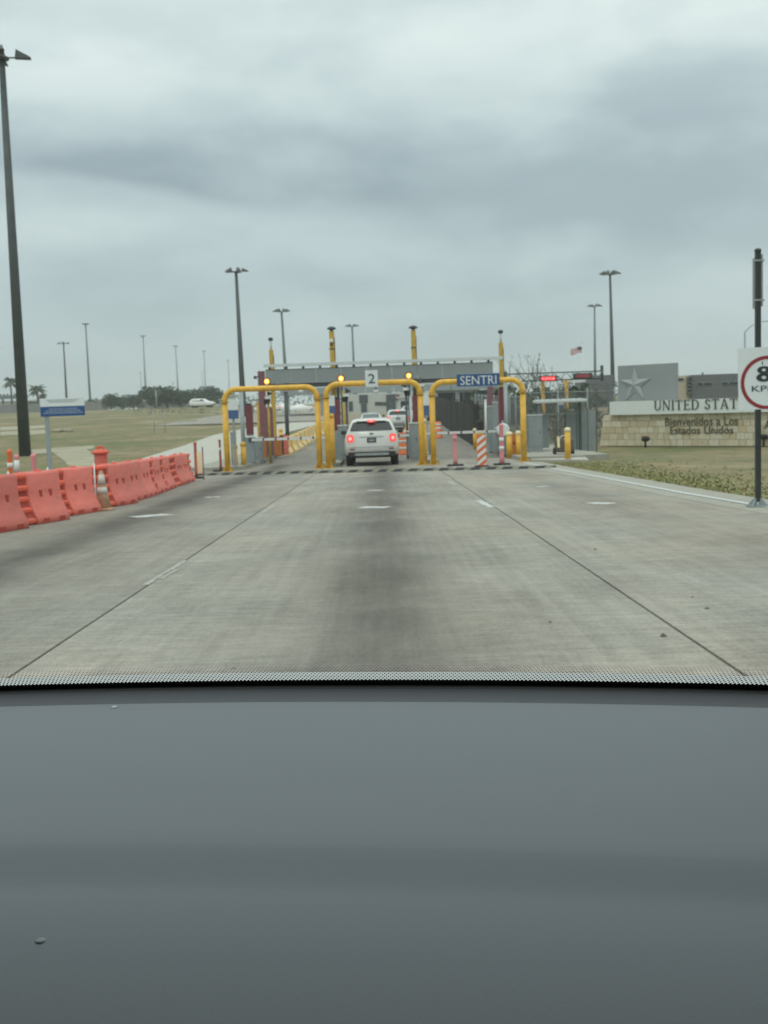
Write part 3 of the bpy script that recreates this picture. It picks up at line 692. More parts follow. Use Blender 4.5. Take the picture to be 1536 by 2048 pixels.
def maroon(px, py, Y, z0, z1, wd, label, m_=MAROON, lean=0.0):
    p = foot(px, py, Y)
    t = thing('scanner_pillar', label, 'pillar', tuple(p), 0, 'maroon scanner pillars beside the lanes')
    MB().box((0, 0, z0/2+0.05), (wd*0.9, 0.4, z0-0.05+0.0)).build('base', GREY, t)
    MB().box((0, 0, (z0+z1)/2+0.02), (wd, 0.42, z1-z0)).build('housing', m_, t)
    MB().box((0, 0, z1+0.06), (wd*0.7, 0.2, 0.08)).build('cap', BLACK, t)
maroon(502, 905, 45.5, 1.25, 2.45, 0.26, 'short maroon pillar on grey base left of the tall maroon column')
maroon(542, 905, 47.8, 0.3, 2.3, 0.27, 'dull purple maroon pillar just right of the tall left column', MAROONF)
maroon(676, 920, 44.8, 1.3, 2.55, 0.28, 'maroon pillar left of the white suv above a grey cabinet')
maroon(834, 920, 44.6, 1.3, 2.6, 0.22, 'maroon pillar right of the white suv beside the yellow gate leg')
maroon(1006, 905, 45.2, 1.3, 2.75, 0.26, 'maroon pillar inside the right gate behind the round disc')
maroon(972, 900, 49, 0.3, 2.4, 0.10, 'thin dull red post left of the tall right maroon column', MAROONF)

# yellow camera masts
def mast(px_top, py_top, px, py, Y, label, style, wd=0.2):
    p = foot(px, py, Y); top = at(px_top, py_top, Y); h = top.z - p.z
    p.x = (p.x + top.x)/2
    t = thing('camera_mast', label, 'mast', tuple(p), 0, 'yellow camera masts on the islands')
    hy = h - (0.55 if style in ('pole', 'short') else 0.12)
    MB().box((0, 0, hy/2), (wd, wd, hy), bev=0.02).build('column', YELD, t)
    MB().box((wd*0.5+0.012, 0, hy*0.8), (0.03, 0.06, hy*0.3)).build('conduit', STEELD, t)
    for zz in (hy*0.62, hy*0.86): MB().box((0, 0, zz), (wd+0.05, wd+0.05, 0.05)).build('clamp', STEELD, t)
    if style in ('pole', 'short'):
        MB().tube([(0, 0, hy), (0, 0, h-0.08)], 0.05, 10).build('tip', ROOFM, t)
        MB().lathe([(0.06, 0), (0.12, 0.03), (0.12, 0.14), (0.05, 0.17)], (0, 0, h-0.12), 12).build('sensor_head', STEELD, t)
    else:
        MB().lathe([(0.05, 0), (0.09, 0.05), (0.2, 0.08), (0.2, 0.14), (0.09, 0.20), (0.03, 0.21)], (0, 0, h-0.12), 16).build('sensor_head', STEELD, t)
    if style == 'cams':
        MB().box((-0.02, -0.14, h-0.55), (0.16, 0.2, 0.14)).build('camera_housing', WHITE, t)
        MB().lathe([(0.03, -0.05), (0.07, 0), (0.03, 0.05)], (-0.02, -0.16, h-0.72), 10).build('camera_lens', BLACK, t)
    return t
mast(539, 677, 552, 880, 55, 'leftmost yellow camera mast, short top with grey tip', 'short', 0.2)
mast(659, 657, 676, 900, 50.6, 'yellow camera mast with white camera near its top, second from left', 'cams', 0.22)
mast(822, 655, 838, 900, 50.6, 'tall yellow camera mast right of the middle gate, plain top disc', 'disc', 0.21)
mast(997, 662, 1010, 880, 53, 'rightmost yellow camera mast beside the blue sign', 'pole', 0.2)

# amber beacons
for k, (px, py) in enumerate(((533.5, 763), (682, 757), (817.5, 751.5))):
    p = at(px, py, 48.5)
    t = thing('warning_beacon', 'lit amber beacon %s' % ('by the left maroon column', 'beside the mast with the white camera', 'beside the mast right of the middle gate')[k], 'beacon', tuple(p), 0, 'lit amber beacons over the lanes')
    MB().tube([(0, 0.14, 0), (0, 0.0, 0)], 0.165, 20).build('housing', BLACK, t)
    MB().tube([(0, 0.01, 0), (0, -0.05, 0)], [0.125, 0.10], 20).build('lens', AMBER, t)
    MB().tube([(0, -0.04, 0), (0, -0.07, 0)], [0.07, 0.04], 14).build('core', AMBERC, t)
    MB().box((0, 0.25, -0.05), (0.07, 0.3, 0.07)).build('bracket', STEELD, t)
    MB().tube([(0.0, 0.36, -0.1), (0.0, 0.36, -3.9)], 0.055, 10).build('pole', STEELD, t)
# signal clusters below the bars (black and white fixtures)
for k, (px, py, s) in enumerate(((535, 795, 1), (692, 790, 1), (812, 778, -1), (842, 770, 1))):
    p = at(px, py, 46)
    t = thing('camera_cluster', 'black and white lane camera cluster %s' % ('under the left crossbar', 'left of lane two under the crossbar', 'right of lane two beside the mast', 'at the right corner of the middle bar')[k], 'camera', tuple(p), 0, 'lane camera clusters')
    MB().box((0, 0, 0.0), (0.16, 0.3, 0.12), rz=0.3*s).build('camera_body', WHITE, t)
    MB().box((s*0.10, -0.05, 0.16), (0.13, 0.22, 0.10), rz=-0.2).build('camera_body', BLACK, t)
    MB().box((-s*0.09, 0.02, -0.18), (0.14, 0.16, 0.22)).build('lamp_box', BLACK, t)
    MB().box((s*0.05, 0.12, 0.0), (0.06, 0.06, 0.5)).build('bracket', STEELD, t)
    MB().tube([(0, 0.18, 0.3), (0, 0.18, -(p.z-gz(0, 46)))], 0.05, 10).build('pole', STEELD if k != 0 else YELD, t)
# grey / steel lamp standards inside the gates and tall yellow uprights
def simple_post(px, py, Y, h, r, m_, label, name='post', cat='post', sq=False):
    p = foot(px, py, Y); t = thing(name, label, cat, tuple(p))
    if sq: MB().box((0, 0, h/2), (2*r, 2*r, h), bev=r*0.2).build('shaft', m_, t)
    else: MB().tube([(0, 0, 0), (0, 0, h)], r, 14).build('shaft', m_, t)
    MB().box((0, 0, 0.17), (r*4, r*4, 0.03)).build('base_plate', m_, t)
    MB().lathe([(r*1.1, 0), (r*1.1, 0.04), (r*0.4, 0.07)], (0, 0, h), 12).build('cap', m_, t)
simple_post(489, 930, 43, 3.05, 0.085, STEEL, 'tall grey steel post inside the left gate')
simple_post(1014, 905, 44.5, 3.1, 0.085, STEEL, 'tall grey steel post inside the right gate')
simple_post(520, 905, 51, 2.6, 0.07, YELD, 'thin yellow post behind the tall left maroon column')
simple_post(531, 905, 52, 2.9, 0.11, YEL, 'pale yellow post between the maroon columns')
simple_post(691, 905, 46.5, 2.9, 0.05, YELD, 'thin tan pole left of the white suv')
simple_post(824, 905, 46.5, 2.6, 0.045, WHITE, 'thin white pole right of the white suv')
simple_post(973, 895, 48, 2.35, 0.045, WHITE, 'thin white pole left of the tall right cabinet')
simple_post(575, 870, 66, 3.2, 0.12, STEELD, 'dark steel post far beyond the left gate')
simple_post(860, 900, 47, 1.5, 0.06, STEEL, 'short grey post beside the right gate left leg')

# white and blue lane signs on posts
def lane_sign(px, py0, py1, Y, wd, label):
    b = foot(px, 935, Y); z0, z1 = at(px, py1, Y).z, at(px, py0, Y).z
    x = at(px, (py0+py1)/2, Y).x
    t = thing('lane_sign', label, 'sign', (x, Y, b.z+0.0), 0, 'white and blue lane signs behind the gates')
    h = z1-z0; zm = z0+h*0.45
    MB().box((0, 0.05, (z0-b.z)/2), (0.09, 0.06, z0-b.z)).build('post', STEEL, t)
    MB().box((0, 0, z1-b.z-(z1-zm)/2), (wd, 0.02, z1-zm)).build('white_panel', SIGNW, t)
    MB().box((0, 0, z0-b.z+(zm-z0)/2-0.002), (wd, 0.02, zm-z0)).build('blue_panel', BLUEF, t)
lane_sign(465.5, 799, 837.5, 40.6, 0.40, 'white and blue sign inside the left gate on a grey post')
lane_sign(659.5, 791, 829, 41.2, 0.38, 'white and blue sign mostly hidden behind the middle gate left leg')
lane_sign(849, 786, 831, 41.2, 0.40, 'white and blue sign between the middle and right gate legs')

# ------------------------------------------------------------------ delineators
def tube_post(px, py, Y, h, m_, label, bands=(), base=True, r=0.05, m2=None):
    p = gnd(px, py) if Y is None else foot(px, py, Y)
    t = thing('channelizer_post', label, 'traffic post', tuple(p))
    if base: MB().box((0, 0, 0.03), (0.55 if Y is None else 0.4, 0.3, 0.06), bev=0.03).build('base', RUBBER, t)
    MB().lathe([(r*1.25, 0.05), (r, 0.25), (r*0.85, h-0.1), (r*1.1, h-0.06), (r*1.1, h-0.03), (r*0.5, h)], n=14).build('tube', m_, t)
    for (a, b_) in bands: MB().lathe([(r*1.1, a), (r*1.06, b_)], n=14).build('reflective_band', m2 or WHITE, t)
tube_post(911, 932, None, 1.12, PINK, 'faded pink channelizer post on black base in the right lane', ((0.86, 1.0),), m2=PINK, r=0.065)
tube_post(1004, 930, None, 1.36, PINK, 'pink post with red and white bands on black base by the right gate', ((0.5, 0.62), (0.78, 0.9)), r=0.075)
tube_post(442, 943, None, 1.15, mat('dull_red_plastic', (0.36, 0.09, 0.08), 0.6), 'thin dull red post with a white band left of the left gate', ((0.75, 0.85),), r=0.045)
# striped vertical panel
p = gnd(964, 935)
t = thing('hazard_marker', 'orange and white diagonal striped panel standing in the right lane', 'traffic panel', (p.x, p.y-0.02, p.z))
wd, h = 0.30, 0.98
MB().box((0, 0.06, 0.03), (0.45, 0.32, 0.06), bev=0.02).build('base', RUBBER, t)
MB().box((0, 0.016, 0.06+h/2), (wd, 0.02, h)).build('board', SIGNO, t)
for i in range(-1, 6):
    z0 = i*0.235; poly = [(-wd/2, z0), (wd/2, z0+0.22), (wd/2, z0+0.335), (-wd/2, z0+0.115)]
    def clip(poly, zmax, zmin):
        def cut(P_, f):
            o_ = []
            for a_, b_ in zip(P_, P_[1:]+P_[:1]):
                fa, fb = f(a_), f(b_)
                if fa >= 0: o_.append(a_)
                if fa*fb < 0: k = fa/(fa-fb); o_.append((a_[0]+(b_[0]-a_[0])*k, a_[1]+(b_[1]-a_[1])*k))
            return o_
        return cut(cut(poly, lambda q: zmax-q[1]), lambda q: q[1]-zmin)
    poly = clip(poly, h-0.02, 0.02)
    if len(poly) > 2: MB().prism([(x*0.94, z) for x, z in poly], Matrix.Translation((0, 0.004, 0.06)) @ Matrix.Rotation(PI/2, 4, 'X'), 0.006).build('stripe', WHITE, t)

# ------------------------------------------------------------------ water filled orange barriers on the left
def water_barrier(label):
    t = thing('plastic_barrier', label, 'barrier', (0, 0, 0), 0, 'row of orange water filled barriers on the left')
    prof_ = [(-.26, .0), (-.26, .10), (-.20, .20), (-.135, .34), (-.105, .50), (-.095, .76), (-.07, .81), (.07, .81), (.095, .76), (.105, .50), (.135, .34), (.20, .20), (.26, .10), (.26, .0)]
    n = len(prof_)
    def ext(y0, y1, s=1.0, zs=1.0, rnd=0.02):
        st = [(y0, 0.93), (y0+rnd, 1.0), (y1-rnd, 1.0), (y1, 0.93)]
        v_ = [(x*s*k, y, z*zs*(0.995 if k < 1 else 1)) for y, k in st for x, z in prof_]
        f_ = [(a*n+i, a*n+(i+1) % n, (a+1)*n+(i+1) % n, (a+1)*n+i) for a in range(3) for i in range(n)]
        return v_, f_ + [tuple(range(n)), tuple(range(4*n-1, 3*n-1, -1))]
    MB().add(*ext(0.28, 1.22), True).build('shell', ORANGEF, t)
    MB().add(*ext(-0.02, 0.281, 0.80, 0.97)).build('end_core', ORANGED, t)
    # stacked horizontal knuckles at the near end
    for z0 in (0.01, 0.175, 0.345, 0.515, 0.70):
        hw = 0.245 if z0 < .1 else (0.185 if z0 < .3 else (0.135 if z0 < .6 else 0.105))
        MB().box((0, 0.12, z0+0.05), (hw*2, 0.32, 0.095), bev=0.03).build('knuckle', ORANGE, t)
    MB().tube([(0.0, -0.06, 0.05), (0, -0.06, 0.84)], 0.014, 8).build('lock_pin', WHITE, t)
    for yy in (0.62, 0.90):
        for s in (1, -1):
            MB().box((s*0.112, yy, 0.46), (0.02, 0.065, 0.11)).build('hole_shade', ORANGED, t)  # dark blocks on the shell, coloured as the shade inside holes
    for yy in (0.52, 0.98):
        for s in (1, -1): MB().box((s*0.252, yy, 0.045), (0.022, 0.17, 0.07)).build('fork_slot_shade', ORANGED, t)  # dark blocks again, slot shade put into their colour
    MB().lathe([(0.05, 0), (0.05, 0.02), (0.03, 0.03)], (0, 0.75, 0.808), 10).build('filler_cap', ORANGE, t)
    return t
wb = water_barrier('orange water filled barrier cut by the left picture edge, nearest of the row')
far_c = [(-5.28, 16.3, -0.24), (-5.11, 17.85, -0.26), (-5.04, 19.6, -0.26), (-4.86, 21.75, -0.22), (-5.00, 23.45, -0.04), (-5.07, 25.05, 0.03), (-5.16, 26.65, 0.04), (-5.25, 28.25, 0.04), (-5.34, 30.3, 0.02), (-5.42, 31.9, 0.03)]
bpos = []
for k_, (fx_, fy_, rz_) in enumerate(far_c):
    flip_ = k_ in (5, 6, 7, 9)
    LB = 1.22*(1.32 if k_ > 3 else 1.0)
    ox = fx_ - (0.26*math.cos(rz_) - LB*math.sin(rz_)); oy = fy_ - (0.26*math.sin(rz_) + LB*math.cos(rz_))
    if flip_: ox = fx_-0.26; oy = fy_
    bpos.append((ox, oy, rz_+(PI if flip_ else 0)))
blab = [None, 'orange water barrier second from the left edge, red knuckles at its left end', 'orange water barrier just left of the dirty cone, third in the row',
        'orange water barrier just right of the dirty cone, fourth in the row', 'fifth orange water barrier, red knuckles, second right of the dirty cone',
        'orange water barrier sixth in the row, its plain end towards the road', 'orange water barrier seventh in the row, in the plain far stretch', 'orange water barrier eighth in the row, just before the last red knuckles',
        'orange water barrier ninth in the row, with the farthest red knuckles', 'orange water barrier at the far end of the row nearest the speed hump']
for i, (x, y, rz) in enumerate(bpos):
    loc = (x, y, gz(x, y)+0.004)
    if i == 0: wb.location = loc; wb.rotation_euler.z = rz; wb.rotation_euler.x = math.atan(-0.024)
    else:
        q = dup(wb, loc, rz, blab[i]); q.rotation_euler.x = math.atan(-0.024)*(1 if abs(rz) < 1 else -1)
        if i > 3: q.scale.y = 1.32
p = gnd(402, 962); 
t = thing('marker_board', 'cream marker board on the far end of the orange barriers', 'marker', (p.x-0.1, p.y+0.5, p.z))
MB().box((0, 0, 0.5), (0.14, 0.03, 0.62)).build('board', CREAM, t); MB().box((0.1, 0.03, 0.48), (0.03, 0.03, 0.96)).build('stake', MAROONF, t)
# cone between barriers
p = Vector((-5.09, 19.88, gz(0, 19.88)+0.002))
t = thing('traffic_cone', 'dirty orange traffic cone with white bands between two barriers', 'cone', tuple(p))
CONEO = mat('dirty_orange_cone', (0.46, 0.27, 0.17), 0.75, var=0.3, scale=9)
CONEW = mat('dirty_cone_band', (0.55, 0.55, 0.49), 0.7, var=0.15, scale=9)
MB().box((0, 0, 0.02), (0.36, 0.36, 0.04), bev=0.04).build('base', CONEO, t)
MB().lathe([(0.15, 0.04), (0.10, 0.30), (0.035, 0.71), (0.02, 0.72)], n=18).build('body', CONEO, t)
MB().lathe([(0.105, 0.30), (0.085, 0.42)], n=18).build('reflective_band', CONEW, t)
MB().lathe([(0.078, 0.47), (0.047, 0.65)], n=18).build('reflective_band', CONEW, t)
# drum behind row
p = foot(207, 935, 24.6); p.x -= 0.05
t = thing('traffic_drum', 'orange plastic drum whose lid shows above the barriers', 'traffic drum', tuple(p))
MB().lathe([(0.22, 0), (0.22, 0.05), (0.16, 0.1), (0.14, 0.9), (0.15, 0.97)], n=22).build('body', ORANGEF, t)
MB().lathe([(0.15, 0.965), (0.20, 0.975), (0.20, 1.01), (0.11, 1.06), (0.03, 1.07)], n=22).build('lid', ORANGE, t)
MB().box((-0.06, 0, 1.08), (0.04, 0.06, 0.08)).build('handle_lug', ORANGE, t); MB().box((0.06, 0, 1.08), (0.04, 0.06, 0.08)).build('handle_lug', ORANGE, t)
MB().tube([(-0.06, 0, 1.12), (0.06, 0, 1.12)], 0.02, 8).build('handle', ORANGE, t)
# small orange tag at barrier end and posts left
tube_post(22, 960, 18.6, 1.17, SIGNO, 'orange and white post at the left edge behind the barriers', ((0.62, 0.74), (0.86, 0.94)), r=0.045)
tube_post(35, 950, 20.5, 1.06, PINK, 'faded pink post with white patch left of the tall mast', ((0.75, 0.95),), r=0.045)
tube_post(69, 950, 20.8, 1.06, PINK, 'faded pink post just right of the tall mast base', (), r=0.05)
tube_post(393, 948, 33.5, 1.12, mat('red_plastic_far', (0.45, 0.10, 0.09), 0.6), 'small red post peeking over the far end of the barriers', (), r=0.05)

# information sign on the left
Ys = 33.0
a, b = at(80, 806, Ys), at(168, 798, Ys); pz = at(90, 797, Ys)
xc = (a.x+b.x)/2; zc_ = gz(a.x, Ys)
ztop_ = at(124, 796, Ys).z-zc_; zmid = at(124, 812.5, Ys).z-zc_; zbot = at(124, 832, Ys).z-zc_
t = thing('information_sign', 'white and dark blue information board on a grey post in the grass', 'sign', (xc, Ys, zc_))
wd = b.x-a.x
MB().box((-wd/2+0.16, 0.05, ztop_/2), (0.12, 0.08, ztop_)).build('post', STEEL, t)
MB().box((0, 0, (ztop_+zmid)/2), (wd, 0.03, ztop_-zmid)).build('white_panel', SIGNW, t)
MB().box((0, 0, (zbot+zmid)/2-0.002), (wd, 0.03, zmid-zbot)).build('blue_panel', BLUE, t)
rnd = random.Random(3)
for (zl, hw, hh, mm_) in ((zmid-0.075, 0.40, 0.032, BLUEF), (zmid-0.135, 0.50, 0.032, BLUEF), (zmid-0.195, 0.57, 0.032, BLUEF), (ztop_-0.06, 0.45, 0.025, STEEL), (ztop_-0.11, 0.38, 0.025, STEEL)):
    m_ = MB(); x = -hw
    while x < hw:
        l = rnd.uniform(0.03, 0.10); m_.box((x+l/2, -0.018, zl), (l, 0.004, hh)); x += l+0.018
    m_.build('text_line', mat('pale_blue_print', (0.28, 0.34, 0.46), 0.6) if mm_ is BLUEF else mm_, t)['kind'] = 'stuff'

# ------------------------------------------------------------------ high masts
def high_mast(px_top, py_top, px_b, py_b, Y, r0, m_, nl, label, head=1.0, heading=0):
    b = foot(px_b, py_b, Y); tp = at(px_top, py_top, Y); h = tp.z - b.z
    t = thing('high_mast_light', label, 'light mast', (b.x, Y, b.z-0.1), 0, 'high mast floodlights')
    lean = (tp.x-b.x)
    MB().tube([(0, 0, 0), (lean*0.5, 0, h*0.5), (lean, 0, h)], [r0, r0*0.74, r0*0.48], 12 if nl else 8).build('mast', m_, t)
    if nl:
        MB().lathe([(0.45*head, 0), (0.45*head, 0.12), (0.2*head, 0.2)], (lean, 0, h-0.1), 14).build('head_ring', m_, t)
        for k in range(nl):
            a_ = heading + 2*PI*k/nl; c, s = math.cos(a_), math.sin(a_)
            ar = MB().tube([(lean+c*0.3*head, s*0.3*head, h), (lean+c*1.0*head, s*1.0*head, h+0.05)], 0.05*head, 6)
            lamp = ar.build('lamp_arm', m_, t)
            M = Matrix.Translation((lean+c*1.15*head, s*1.15*head, h+0.1)) @ Matrix.Rotation(a_, 4, 'Z')
            q = MB(); K = [(-0.35, -0.22, -0.12), (-0.35, 0.22, -0.12), (0.62, 0.30, -0.10), (0.62, -0.30, -0.10), (-0.28, -0.16, 0.42), (-0.28, 0.16, 0.42), (0.50, 0.2, 0.02), (0.50, -0.2, 0.02)]
            q.add([M @ (Vector(v)*head) for v in K], [(0, 3, 2, 1), (4, 5, 6, 7), (0, 4, 7, 3), (1, 2, 6, 5), (0, 1, 5, 4), (3, 7, 6, 2)])
            q.build('floodlight', STEELD, lamp)
    else:
        MB().lathe([(0.5*head, 0), (1.5*head, 0.15), (1.5*head, 0.5), (0.3*head, 0.6)], (lean, 0, h-0.2), 12).build('lamp_ring', m_, t)
high_mast(3, 112, 50, 905, 66, 0.36, STEELD, 4, 'thick dark floodlight mast in the grass at the left edge', 0.92, 0.25)
high_mast(472, 542, 489, 860, 150, 0.42, STEELD, 5, 'dark floodlight mast behind the left gate, tallest near centre', 0.95, 0.1)
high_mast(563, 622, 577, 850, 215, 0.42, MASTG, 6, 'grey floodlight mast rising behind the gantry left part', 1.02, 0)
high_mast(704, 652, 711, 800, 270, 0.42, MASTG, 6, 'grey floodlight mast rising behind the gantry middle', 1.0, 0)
high_mast(1220, 547, 1227, 830, 190, 0.40, STEELD, 6, 'dark floodlight mast right beside the star panel', 1.1, 0)
high_mast(1189, 612, 1191, 830, 245, 0.36, MASTG, 4, 'slimmer floodlight mast left of the one beside the star panel', 1.02, 0.2)
high_mast(127, 687, 134, 815, 300, 0.36, STEELD, 4, 'short dark floodlight mast above the blue information board', 1.0, 0.1)
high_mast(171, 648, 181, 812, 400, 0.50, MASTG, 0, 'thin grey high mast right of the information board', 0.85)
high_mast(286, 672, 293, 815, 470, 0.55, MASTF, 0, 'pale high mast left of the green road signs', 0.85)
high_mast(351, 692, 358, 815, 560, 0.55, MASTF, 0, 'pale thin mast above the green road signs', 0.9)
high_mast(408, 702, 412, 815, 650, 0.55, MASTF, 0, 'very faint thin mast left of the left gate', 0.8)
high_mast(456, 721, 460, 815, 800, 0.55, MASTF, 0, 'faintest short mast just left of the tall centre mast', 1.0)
for (px, py, Yf, lab) in ((281, 745, 600, 'short faint pole beside the billboard'), (346, 765, 600, 'short faint pole behind the green road signs'), (404, 745, 700, 'short faint pole behind the trees left of the gates')):
    high_mast(px, py, px+3, 815, Yf, 0.35, MASTF, 0, lab, 0.4)

# ------------------------------------------------------------------ cars
def car(name, label, cat, paint, suv=True, rear_lit=True, simple=False, length=None, group=None):
    t = thing(name, label, cat, (0, 0, 0), 0, group)
    if suv: H, HB, Wd, LEN, ZB = 1.76, 1.27, 1.0, 4.9, 0.50
    else:   H, HB, Wd, LEN, ZB = 1.45, 0.98, 0.91, 4.7, 0.34
    def half(w, belt, roof, rw, zb):   # half section from bottom centre to roof centre
        return [(0, zb), (0.80*w, zb), (0.97*w, zb+0.10), (1.0*w, zb+0.24), (0.995*w, belt-0.28), (0.95*w, belt-0.10), (0.90*w, belt), (0.90*w-(0.9-rw)*0.55*w, belt+(roof-belt)*0.55), (rw*w, roof-0.07), (rw*w*0.82, roof-0.015), (0, roof)]
    sh_ = 0.42 if suv else 0.9
    def yshift(z, k): return (max(0, z-HB)/(H-HB))**1.1*sh_*k + max(0, (z-0.75))*0.10*k
    st = []   # (y, w, belt, roof, rw, zb, k)
    rwid = 0.71 if suv else 0.66
    st.append((0.02, 0.90*Wd, HB, H-0.03, rwid, ZB, 1))
    st.append((0.10, 0.965*Wd, HB, H-0.01, rwid+0.01, ZB-0.02, 1))
    st.append((0.35, 0.995*Wd, HB, H, rwid+0.02, ZB-0.14, 1 if suv else 1))
    if not suv: st[0:3] = [(0.02, 0.90*Wd, 0.92, 1.0, 0.80, ZB, 0.3), (0.12, 0.97*Wd, 0.94, 1.03, 0.80, ZB-0.03, 0.2), (0.7, Wd, 0.97, 1.07, 0.78, ZB-0.1, 0), (1.6, Wd, 0.98, 1.40, 0.66, ZB-0.1, 0)]
    else: st.append((1.2, Wd, HB-0.03, H+0.02, rwid+0.02, ZB-0.16, 0.3))
    st.append((2.3, Wd, HB-0.06, H, rwid, ZB-0.16, 0)); st.append((2.9, Wd, HB-0.1, H-0.06, rwid-0.02, ZB-0.16, 0))
    st.append((3.7, Wd, HB-0.14, HB-0.02, 0.72, ZB-0.16, 0)); st.append((4.5, 0.96*Wd, HB-0.24, HB-0.12, 0.72, ZB-0.1, 0)); st.append((LEN, 0.82*Wd, HB-0.42, HB-0.32, 0.7, ZB-0.02, 0))
    rows = []
    for (y, w_, be, ro, rw, zb, k) in st:
        hs = half(w_, be, ro, rw, zb)
        full = [(x, z) for x, z in hs] + [(-x, z) for x, z in hs[-2:0:-1]]
        rows.append([(x, y+yshift(z, k), z) for x, z in full])
    n = len(rows[0]); v_ = [p_ for r_ in rows for p_ in r_]
    f_ = [(a_*n+i, a_*n+(i+1) % n, (a_+1)*n+(i+1) % n, (a_+1)*n+i) for a_ in range(len(rows)-1) for i in range(n)]
    hn = 11
    for b_ in (0, (len(rows)-1)*n):
        for i in range(1, hn-2):
            j0, j1 = (n-i) % n, (n-i-1) % n
            f_.append((b_+i, b_+i+1, b_+j1, b_+j0))
        f_.append((b_+0, b_+1, b_+n-1)); f_.append((b_+hn-2, b_+hn-1, b_+hn))
    bod = MB().add(v_, f_, True).build('body', paint, t)
    def rearq(x0, x1, z0, z1, offy, name, m_, dep=0.03, slant=True, par=None, z0w=None, r=0.0):
        ya, yb = (0.02+yshift(z0, 1 if suv else .3), 0.02+yshift(z1, 1 if suv else .3))
        w1 = z0w or 1
        v = [(x0*w1, ya-offy, z0), (x1*w1, ya-offy, z0), (x1, yb-offy, z1), (x0, yb-offy, z1)]
        if r:   # clipped corners
            o_ = []
            for i in range(4):
                P0, P1, P2 = Vector(v[i-1]), Vector(v[i]), Vector(v[(i+1) % 4])
                o_ += [tuple(P1+(P0-P1).normalized()*r), tuple(P1+(P0-P1).normalized()*r*0.3+(P2-P1).normalized()*r*0.3), tuple(P1+(P2-P1).normalized()*r)]
            v = o_
        k = len(v); vv = v+[(x, y+dep+offy, z) for x, y, z in v]
        return MB().add(vv, [tuple(range(k)), tuple(range(2*k-1, k-1, -1))]+[(i, (i+1) % k, k+(i+1) % k, k+i) for i in range(k)]).build(name, m_, par or t)
    if suv:
        rearq(-0.66, 0.66, HB+0.03, H-0.13, 0.012, 'rear_window', GLASS, 0.04, z0w=1.20, r=0.06)
        rearq(-0.5, 0.5, H-0.10, H-0.06, 0.10, 'spoiler', paint, 0.10, z0w=1.1, r=0.01)
        bl = rearq(-0.14, 0.14, H-0.145, H-0.06, 0.14, 'brake_light', TAIL, 0.04, r=0.03)
        if rear_lit: rearq(-0.07, 0.07, H-0.12, H-0.085, 0.146, 'lamp_core', TAILC, 0.01, par=bl)
        for s in (-1, 1):
            x0, x1 = sorted((s*0.66, s*0.89))
            tl = rearq(x0, x1, 0.90, 1.17, 0.014, 'tail_light', TAIL, 0.05, r=0.06)
            rearq(min(s*0.72, s*0.83), max(s*0.72, s*0.83), 0.965, 1.10, 0.022, 'lamp_core', TAILC, 0.02, par=tl, r=0.03)
            rearq(min(s*0.62, s*0.80), max(s*0.62, s*0.80), 0.62, 0.67, 0.012, 'reflector', MAROON, 0.02)
        pl = rearq(-0.17, 0.17, 0.87, 1.05, 0.012, 'number_plate', STEELD, 0.02)
        rearq(-0.10, 0.10, 0.93, 0.99, 0.016, 'plate_print', STEEL, 0.01, par=pl)
        rearq(-0.42, 0.42, 1.075, 1.10, 0.02, 'trim_strip', STEEL, 0.02)
        rearq(-0.07, 0.07, 1.17, 1.22, 0.016, 'badge', STEELD, 0.02, r=0.015)
        rearq(-0.78, 0.78, 0.71, 0.725, 0.008, 'bumper_crease', GREY, 0.02)
        bmp = rearq(-0.86, 0.86, 0.38, 0.54, 0.02, 'lower_bumper', BLACK, 0.35, r=0.05)
        rearq(-0.62, 0.62, 0.41, 0.50, 0.035, 'skid_plate', STEEL, 0.05, par=bmp, r=0.03)
        for s in (-1, 1): MB().tube([(s*0.50, 0.0, 0.43), (s*0.50, 0.2, 0.43)], 0.045, 10).build('exhaust', STEELD, t)
    else:
        v = [(-0.60, 0.74, 1.09), (0.60, 0.74, 1.09), (0.52, 1.52, 1.375), (-0.52, 1.52, 1.375)]
        MB().add([(x, y-0.02, z+0.025) for x, y, z in v]+[(x, y, z-0.03) for x, y, z in v], [(0, 1, 2, 3), (7, 6, 5, 4), (0, 4, 5, 1), (1, 5, 6, 2), (2, 6, 7, 3), (3, 7, 4, 0)]).build('rear_window', GLASSG, t)
        for s in (-1, 1):
            x0, x1 = sorted((s*0.52, s*0.84)); rearq(x0, x1, 0.74, 0.88, 0.02, 'tail_light', TAIL, 0.05, r=0.03)
        rearq(-0.16, 0.16, 0.62, 0.72, 0.015, 'number_plate', SIGNW, 0.02)
        rearq(-0.8, 0.8, 0.28, 0.38, 0.015, 'lower_bumper', BLACK, 0.1)
    # side glass
    for s in (-1, 1):
        if suv: q = [(0.55, HB+0.04, .885), (3.15, HB-0.05, .885), (2.65, H-0.13, .725), (0.85, H-0.12, .735)]
        else: q = [(1.2, HB+0.05, .82), (3.2, HB+0.0, .80), (2.7, H-0.12, .63), (1.75, H-0.10, .63)]
        v = [(s*(x*Wd+0.012), y, z) for y, z, x in q] + [(s*(x*Wd-0.03), y, z) for y, z, x in q]
        MB().add(v, [(0, 1, 2, 3), (7, 6, 5, 4), (0, 4, 5, 1), (1, 5, 6, 2), (2, 6, 7, 3), (3, 7, 4, 0)]).build('side_window', GLASS, t)
        my = 3.2
        MB().box((s*(Wd+0.11), my, HB-0.02), (0.20, 0.12, 0.15), bev=0.03).build('mirror', BLACK if suv else paint, t)
        if suv: MB().tube([(s*0.62, 0.7, H+0.03), (s*0.62, 2.5, H+0.04)], 0.018, 6).build('roof_rail', STEEL, t)
